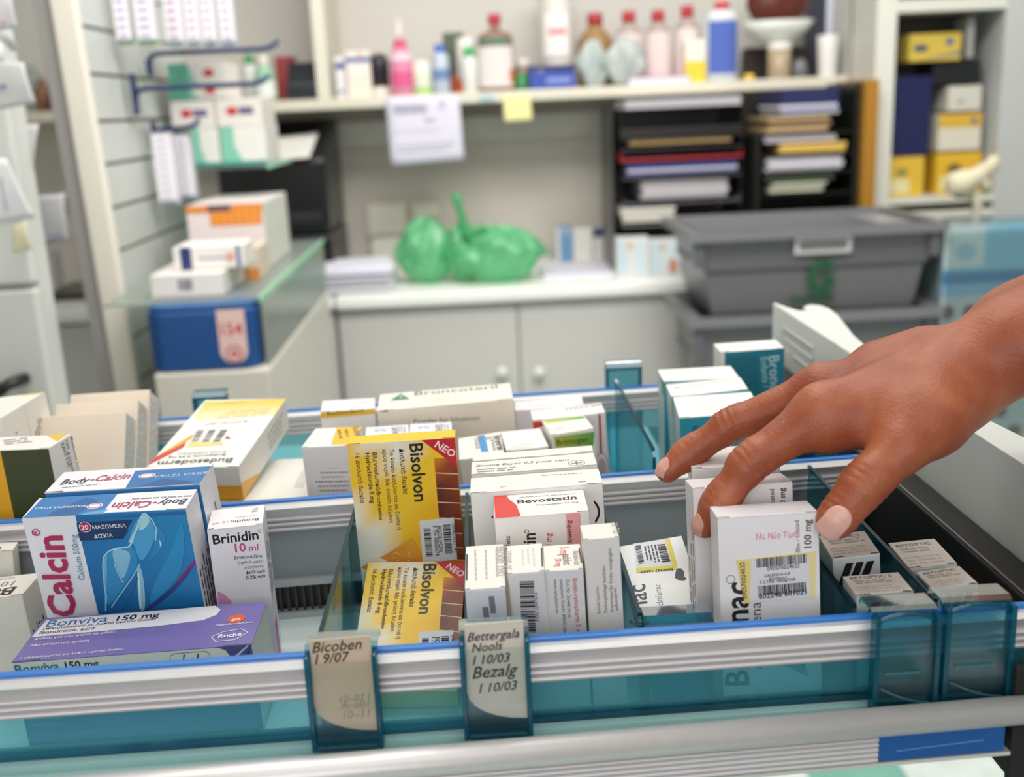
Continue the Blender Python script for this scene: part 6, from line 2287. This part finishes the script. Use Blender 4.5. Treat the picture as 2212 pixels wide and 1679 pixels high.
HS = .0011
SK = {}
SK['index'] = [(J(1776, 892, .478), .0120), (J(1622, 998, .474), .0086), (J(1556, 1082, .473), .0076), (J(1523, 1134, .474), .0064)]
SK['middle'] = [(J(1775, 845, .505), .0116), (J(1582, 917, .515), .0081), (J(1490, 978, .517), .0072), (J(1442, 1018, .515), .0060)]
SK['ring'] = [(J(1815, 850, .530), .0108), (J(1710, 885, .550), .0082), (J(1735, 915, .560), .0070), (J(1775, 905, .553), .0062)]
SK['little'] = [(J(1860, 835, .552), .0092), (J(1790, 860, .570), .0073), (J(1815, 885, .575), .0062), (J(1850, 880, .566), .0054)]
SK['thumb'] = [(J(2010, 905, .462), .0145), (J(1950, 965, .452), .0114), (J(1868, 1045, .446), .0096), (J(1817, 1108, .443), .0082), (J(1799, 1130, .443), .0068)]
WR = [(J(2085, 765, .490), .0215), (J(2190, 690, .488), .0225)]
PALM = [
    # from, to, radii
    (J(2060, 835, .478), .0180, SK['index'][0][0], .0128),
    (J(2060, 815, .492), .0185, SK['middle'][0][0], .0122),
    (J(2060, 805, .505), .0170, SK['ring'][0][0], .0112),
    (J(2070, 800, .515), .0150, SK['little'][0][0], .0098),
    (J(1900, 860, .490), .0160, J(2010, 850, .478), .0200),
    (J(2080, 815, .484), .0200, SK['thumb'][0][0], .0160),
    (J(1985, 905, .468), .0130, J(1900, 895, .484), .0110),
    (J(1995, 772, .500), .0150, J(1900, 795, .505), .0135),
    (J(1795, 928, .476), .0108, J(1930, 900, .468), .0122),
    # wrist and forearm
    (J(2070, 815, .484), .0195, J(2190, 745, .480), .0210),
    (J(2085, 790, .500), .0180, J(2205, 715, .500), .0215),
    (J(2190, 745, .480), .0210, J(2560, 560, .47), .0300),
    (J(2205, 715, .500), .0215, J(2560, 530, .51), .0300),
    (J(2560, 560, .47), .0300, J(3050, 345, .485), .0390),
    (J(2560, 530, .51), .0300, J(3050, 340, .500), .0390),
]
allp = [p for c in SK.values() for p, _ in c] + [q for a in PALM for q in (a[0], a[2])]
lo = np.min(allp, 0) - .05
hi = np.max(allp, 0) + .05
dims = np.ceil((hi - lo) / HS).astype(int)
BIG = .03


def blank():
    return np.full(tuple(dims), BIG, np.float32)


def cone(field, a, ra, b, rb, k):
    """smooth-union a tapered capsule into field, touching only its neighbourhood"""
    a, b = np.asarray(a), np.asarray(b)
    m = max(ra, rb) + BIG
    i0 = np.maximum(((np.minimum(a, b) - m - lo) / HS).astype(int), 0)
    i1 = np.minimum(((np.maximum(a, b) + m - lo) / HS).astype(int) + 2, dims)
    ax = [lo[d] + HS * np.arange(i0[d], i1[d], dtype=np.float32) for d in range(3)]
    X, Y_, Z = np.meshgrid(*ax, indexing='ij')
    d = b - a
    t = np.clip(((X - a[0]) * d[0] + (Y_ - a[1]) * d[1] + (Z - a[2]) * d[2]) / d.dot(d), 0, 1)
    s = np.sqrt((X - a[0] - t * d[0]) ** 2 + (Y_ - a[1] - t * d[1]) ** 2 + (Z - a[2] - t * d[2]) ** 2) - (ra + (rb - ra) * t)
    sl = tuple(slice(i0[i], i1[i]) for i in range(3))
    f = field[sl]
    h = np.maximum(k - np.abs(f - s), 0) / k
    field[sl] = np.minimum(f, s) - h * h * k * .25
    return field


def groove(field, c, axis, amp, sig, rad_):
    i0 = np.maximum(((c - rad_ - lo) / HS).astype(int), 0)
    i1 = np.minimum(((c + rad_ - lo) / HS).astype(int) + 2, dims)
    ax = [lo[d] + HS * np.arange(i0[d], i1[d], dtype=np.float32) for d in range(3)]
    X, Y_, Z = np.meshgrid(*ax, indexing='ij')
    t = (X - c[0]) * axis[0] + (Y_ - c[1]) * axis[1] + (Z - c[2]) * axis[2]
    r2 = (X - c[0]) ** 2 + (Y_ - c[1]) ** 2 + (Z - c[2]) ** 2
    sl = tuple(slice(i0[i], i1[i]) for i in range(3))
    field[sl] += amp * np.exp(-(t / sig) ** 2) * np.clip(1 - r2 / rad_ ** 2, 0, 1)


palm = blank()
for a, ra, b, rb in PALM:
    cone(palm, a, ra, b, rb, .010)
# tendons and knuckles on the back of the hand
UPN = np.array([-.15, -.25, .95])
for f in ('index', 'middle', 'ring'):
    kn = SK[f][0][0]
    cone(palm, kn + UPN * .0032, .0072, kn + UPN * .0035 + (J(1960, 830, .49) - kn) * .25, .0055, .006)
    cone(palm, kn + UPN * .0075, .0026, kn + (J(2050, 800, .495) - kn) * .9 + UPN * .0155, .002, .007)
total = palm.copy()
for name, ch in SK.items():
    f = blank()
    for (a, ra), (b, rb) in zip(ch, ch[1:]):
        cone(f, a, ra, b, rb, .004)
    # knuckle swellings and skin folds
    js = ch[1:-1]
    for n_, (p, r) in enumerate(js):
        i = [q[0] is p for q in ch].index(True)
        axv = ch[i + 1][0] - ch[i - 1][0]
        axv = axv / np.linalg.norm(axv)
        if name != 'thumb' or i >= 2:
            cone(f, p - axv * .003, r * 1.02, p + axv * .003, r * 1.0, .004)
            for o_, am in ((-.0036, .0011), (-.0004, .0017), (.0030, .0012)):
                groove(f, p + axv * o_, axv, am * (1 if n_ == 0 or name == 'thumb' else .6), .0010, r * 1.7)
    k = .010 if name == 'thumb' else .008
    h = np.maximum(k - np.abs(total - f), 0) / k
    hp = np.maximum(k - np.abs(palm - f), 0) / k
    total = np.minimum(total, np.minimum(palm, f) - hp * hp * k * .25)


def surface_nets(F):
    s = F < 0
    nx, ny, nz = F.shape
    acc = np.zeros((nx - 1, ny - 1, nz - 1, 3), np.float32)
    cnt = np.zeros((nx - 1, ny - 1, nz - 1), np.float32)
    cs = [(i, j, k) for i in (0, 1) for j in (0, 1) for k in (0, 1)]
    V = {c: F[c[0]:nx - 1 + c[0], c[1]:ny - 1 + c[1], c[2]:nz - 1 + c[2]] for c in cs}
    for c in cs:
        for ax in range(3):
            if c[ax]:
                continue
            e = list(c)
            e[ax] = 1
            e = tuple(e)
            a, b = V[c], V[e]
            m = (a < 0) != (b < 0)
            t = np.where(m, a / np.where(m, a - b, 1), 0)
            for q in range(3):
                acc[..., q] += np.where(m, (t if q == ax else c[q]), 0)
            cnt += m
    idx = np.full(cnt.shape, -1, np.int64)
    w = np.argwhere(cnt > 0)
    idx[tuple(w.T)] = np.arange(len(w))
    vs = lo + HS * (w + acc[tuple(w.T)] / cnt[tuple(w.T)][:, None])
    fs = []
    for ax in range(3):
        a = [slice(None)] * 3
        b = [slice(None)] * 3
        a[ax], b[ax] = slice(0, -1), slice(1, None)
        flip = s[tuple(a)] != s[tuple(b)]
        w2 = np.argwhere(flip)
        o1, o2 = [d for d in range(3) if d != ax]
        ok = (w2[:, o1] > 0) & (w2[:, o2] > 0) & (w2[:, o1] < F.shape[o1] - 1) & (w2[:, o2] < F.shape[o2] - 1)
        w2 = w2[ok]
        q = []
        for d1, d2 in ((-1, -1), (0, -1), (0, 0), (-1, 0)):
            v = w2.copy()
            v[:, o1] += d1
            v[:, o2] += d2
            q.append(idx[tuple(v.T)])
        q = np.stack(q, 1)
        ins = s[tuple(w2.T)]
        if ax == 1:
            ins = ~ins
        q[~ins] = q[~ins][:, ::-1]
        fs.append(q)
    return vs, np.concatenate(fs)


hv, hf = surface_nets(total)
me = bpy.data.meshes.new('person')
me.from_pydata(hv.tolist(), [], hf.tolist())
me.polygons.foreach_set('use_smooth', [True] * len(me.polygons))
person = bpy.data.objects.new('person', me)
COL.objects.link(person)
sm = person.modifiers.new('soft_skin', 'SMOOTH')
sm.factor, sm.iterations = .5, 2

# skin: red-brown with paler mottling, fine creases in the bump
ms = bpy.data.materials.new('skin')
ms.use_nodes = True
nt = ms.node_tree
b = nt.nodes['Principled BSDF']
N, L = nt.nodes.new, nt.links.new
tc = N('ShaderNodeTexCoord')
n1 = N('ShaderNodeTexNoise')
n1.inputs['Scale'].default_value = 38
n1.inputs['Detail'].default_value = 5
n2 = N('ShaderNodeTexNoise')
n2.inputs['Scale'].default_value = 420
n2.inputs['Detail'].default_value = 3
cr = N('ShaderNodeValToRGB')
cr.color_ramp.elements[0].position, cr.color_ramp.elements[0].color = .22, (*lin('#843a20'), 1)
cr.color_ramp.elements[1].position, cr.color_ramp.elements[1].color = .78, (*lin('#b46c49'), 1)
e = cr.color_ramp.elements.new(.5)
e.color = (*lin('#9c5031'), 1)
mp = N('ShaderNodeMapping')
mp.inputs['Scale'].default_value = (1, 1, 1)
vo = N('ShaderNodeTexVoronoi')
vo.inputs['Scale'].default_value = 620
L(tc.outputs['Object'], n1.inputs['Vector'])
L(tc.outputs['Object'], n2.inputs['Vector'])
L(tc.outputs['Object'], vo.inputs['Vector'])
L(n1.outputs['Fac'], cr.inputs[0])
L(cr.outputs[0], b.inputs['Base Color'])
ad = N('ShaderNodeMath')
ad.operation = 'ADD'
L(n2.outputs['Fac'], ad.inputs[0])
L(vo.outputs['Distance'], ad.inputs[1])
bp = N('ShaderNodeBump')
bp.inputs['Strength'].default_value = .22
bp.inputs['Distance'].default_value = .0006
L(ad.outputs[0], bp.inputs['Height'])
L(bp.outputs[0], b.inputs['Normal'])
b.inputs['Roughness'].default_value = .45
b.inputs['Subsurface Weight'].default_value = .06
b.inputs['Subsurface Radius'].default_value = (.006, .002, .001)
b.inputs['Subsurface Scale'].default_value = 1.0
me.materials.append(ms)
tag(person, 'bare right hand and forearm reaching in to grip a white carton', 'person')


def skin_at(p):
    g = (p - lo) / HS
    i = np.clip(np.floor(g).astype(int), 0, dims - 2)
    f = g - i
    v = 0.0
    for a in (0, 1):
        for b_ in (0, 1):
            for c in (0, 1):
                v += total[i[0] + a, i[1] + b_, i[2] + c] * (f[0] if a else 1 - f[0]) * (f[1] if b_ else 1 - f[1]) * (f[2] if c else 1 - f[2])
    return v


def nail(tip, prev, n, w, l, col, over):
    """fingernail: a thin curved plate laid on the skin at the end of a finger, facing n"""
    tip, prev, n = np.asarray(tip), np.asarray(prev), np.asarray(n, float)
    d = (tip - prev) / np.linalg.norm(tip - prev)
    n = n - d * n.dot(d)
    n /= np.linalg.norm(n)
    s = np.cross(d, n)
    m = MB(col, 'nail')
    nu, nv = 12, 12
    H = np.zeros((nv + 1, nu + 1))
    P0 = {}
    for j in range(nv + 1):
        v = j / nv
        for i in range(nu + 1):
            u = (i / nu - .5) * 2
            wv = w / 2 * (.72 + .28 * math.sin(min(v / .3, 1) * math.pi / 2))
            a0 = -l * (1 - v) + over
            if v < .5:
                a0 += .0016 * u * u * (1 - v * 2)          # rounded base
            else:
                a0 -= .0020 * u * u * (v * 2 - 1)          # rounded free edge
            p0 = tip + d * a0 + s * (u * wv)
            t = .016
            while t > -.004 and skin_at(p0 + n * t) > 0:
                t -= .00015
            P0[j, i], H[j, i] = p0, t
    for j in range(1, nv + 1):                             # the free edge keeps the plate's run past the fingertip
        H[j] = np.maximum(H[j], H[j - 1] - .0007)
    for _ in range(2):
        K = np.pad(H, 1, mode='edge')
        H = (K[1:-1, 1:-1] * 2 + K[:-2, 1:-1] + K[2:, 1:-1] + K[1:-1, :-2] + K[1:-1, 2:]) / 6
    vs = []
    for off_ in (.0005, -.0006):
        for j in range(nv + 1):
            for i in range(nu + 1):
                vs.append(P0[j, i] + n * (H[j, i] + off_))
    k = (nu + 1) * (nv + 1)
    fs = []
    for j in range(nv):
        for i in range(nu):
            a = j * (nu + 1) + i
            fs.append((a, a + 1, a + nu + 2, a + nu + 1))
            fs.append((k + a, k + a + nu + 1, k + a + nu + 2, k + a + 1))
    rim = [i for i in range(nu + 1)] + [j * (nu + 1) + nu for j in range(1, nv + 1)] + [nv * (nu + 1) + i for i in range(nu - 1, -1, -1)] + [j * (nu + 1) for j in range(nv - 1, 0, -1)]
    for a, c in zip(rim, rim[1:] + rim[:1]):
        fs.append((a, k + a, k + c, c))
    m.mesh(vs, fs, smooth=True)
    return m.build('fingernail', person)


tocam = lambda p: (CAM - p) / np.linalg.norm(CAM - p)
nail(SK['thumb'][-1][0], SK['thumb'][-2][0], tocam(SK['thumb'][-1][0]) + np.array([.22, 0, .15]), .0114, .0165, '#dca99c', .0070)
nail(SK['index'][-1][0], SK['index'][-2][0], np.array([-.9, -.42, .35]), .0092, .0105, '#d39c8c', .0062)
nail(SK['middle'][-1][0], SK['middle'][-2][0], np.array([-.55, -.30, .8]), .0088, .0100, '#d39c8c', .0060)
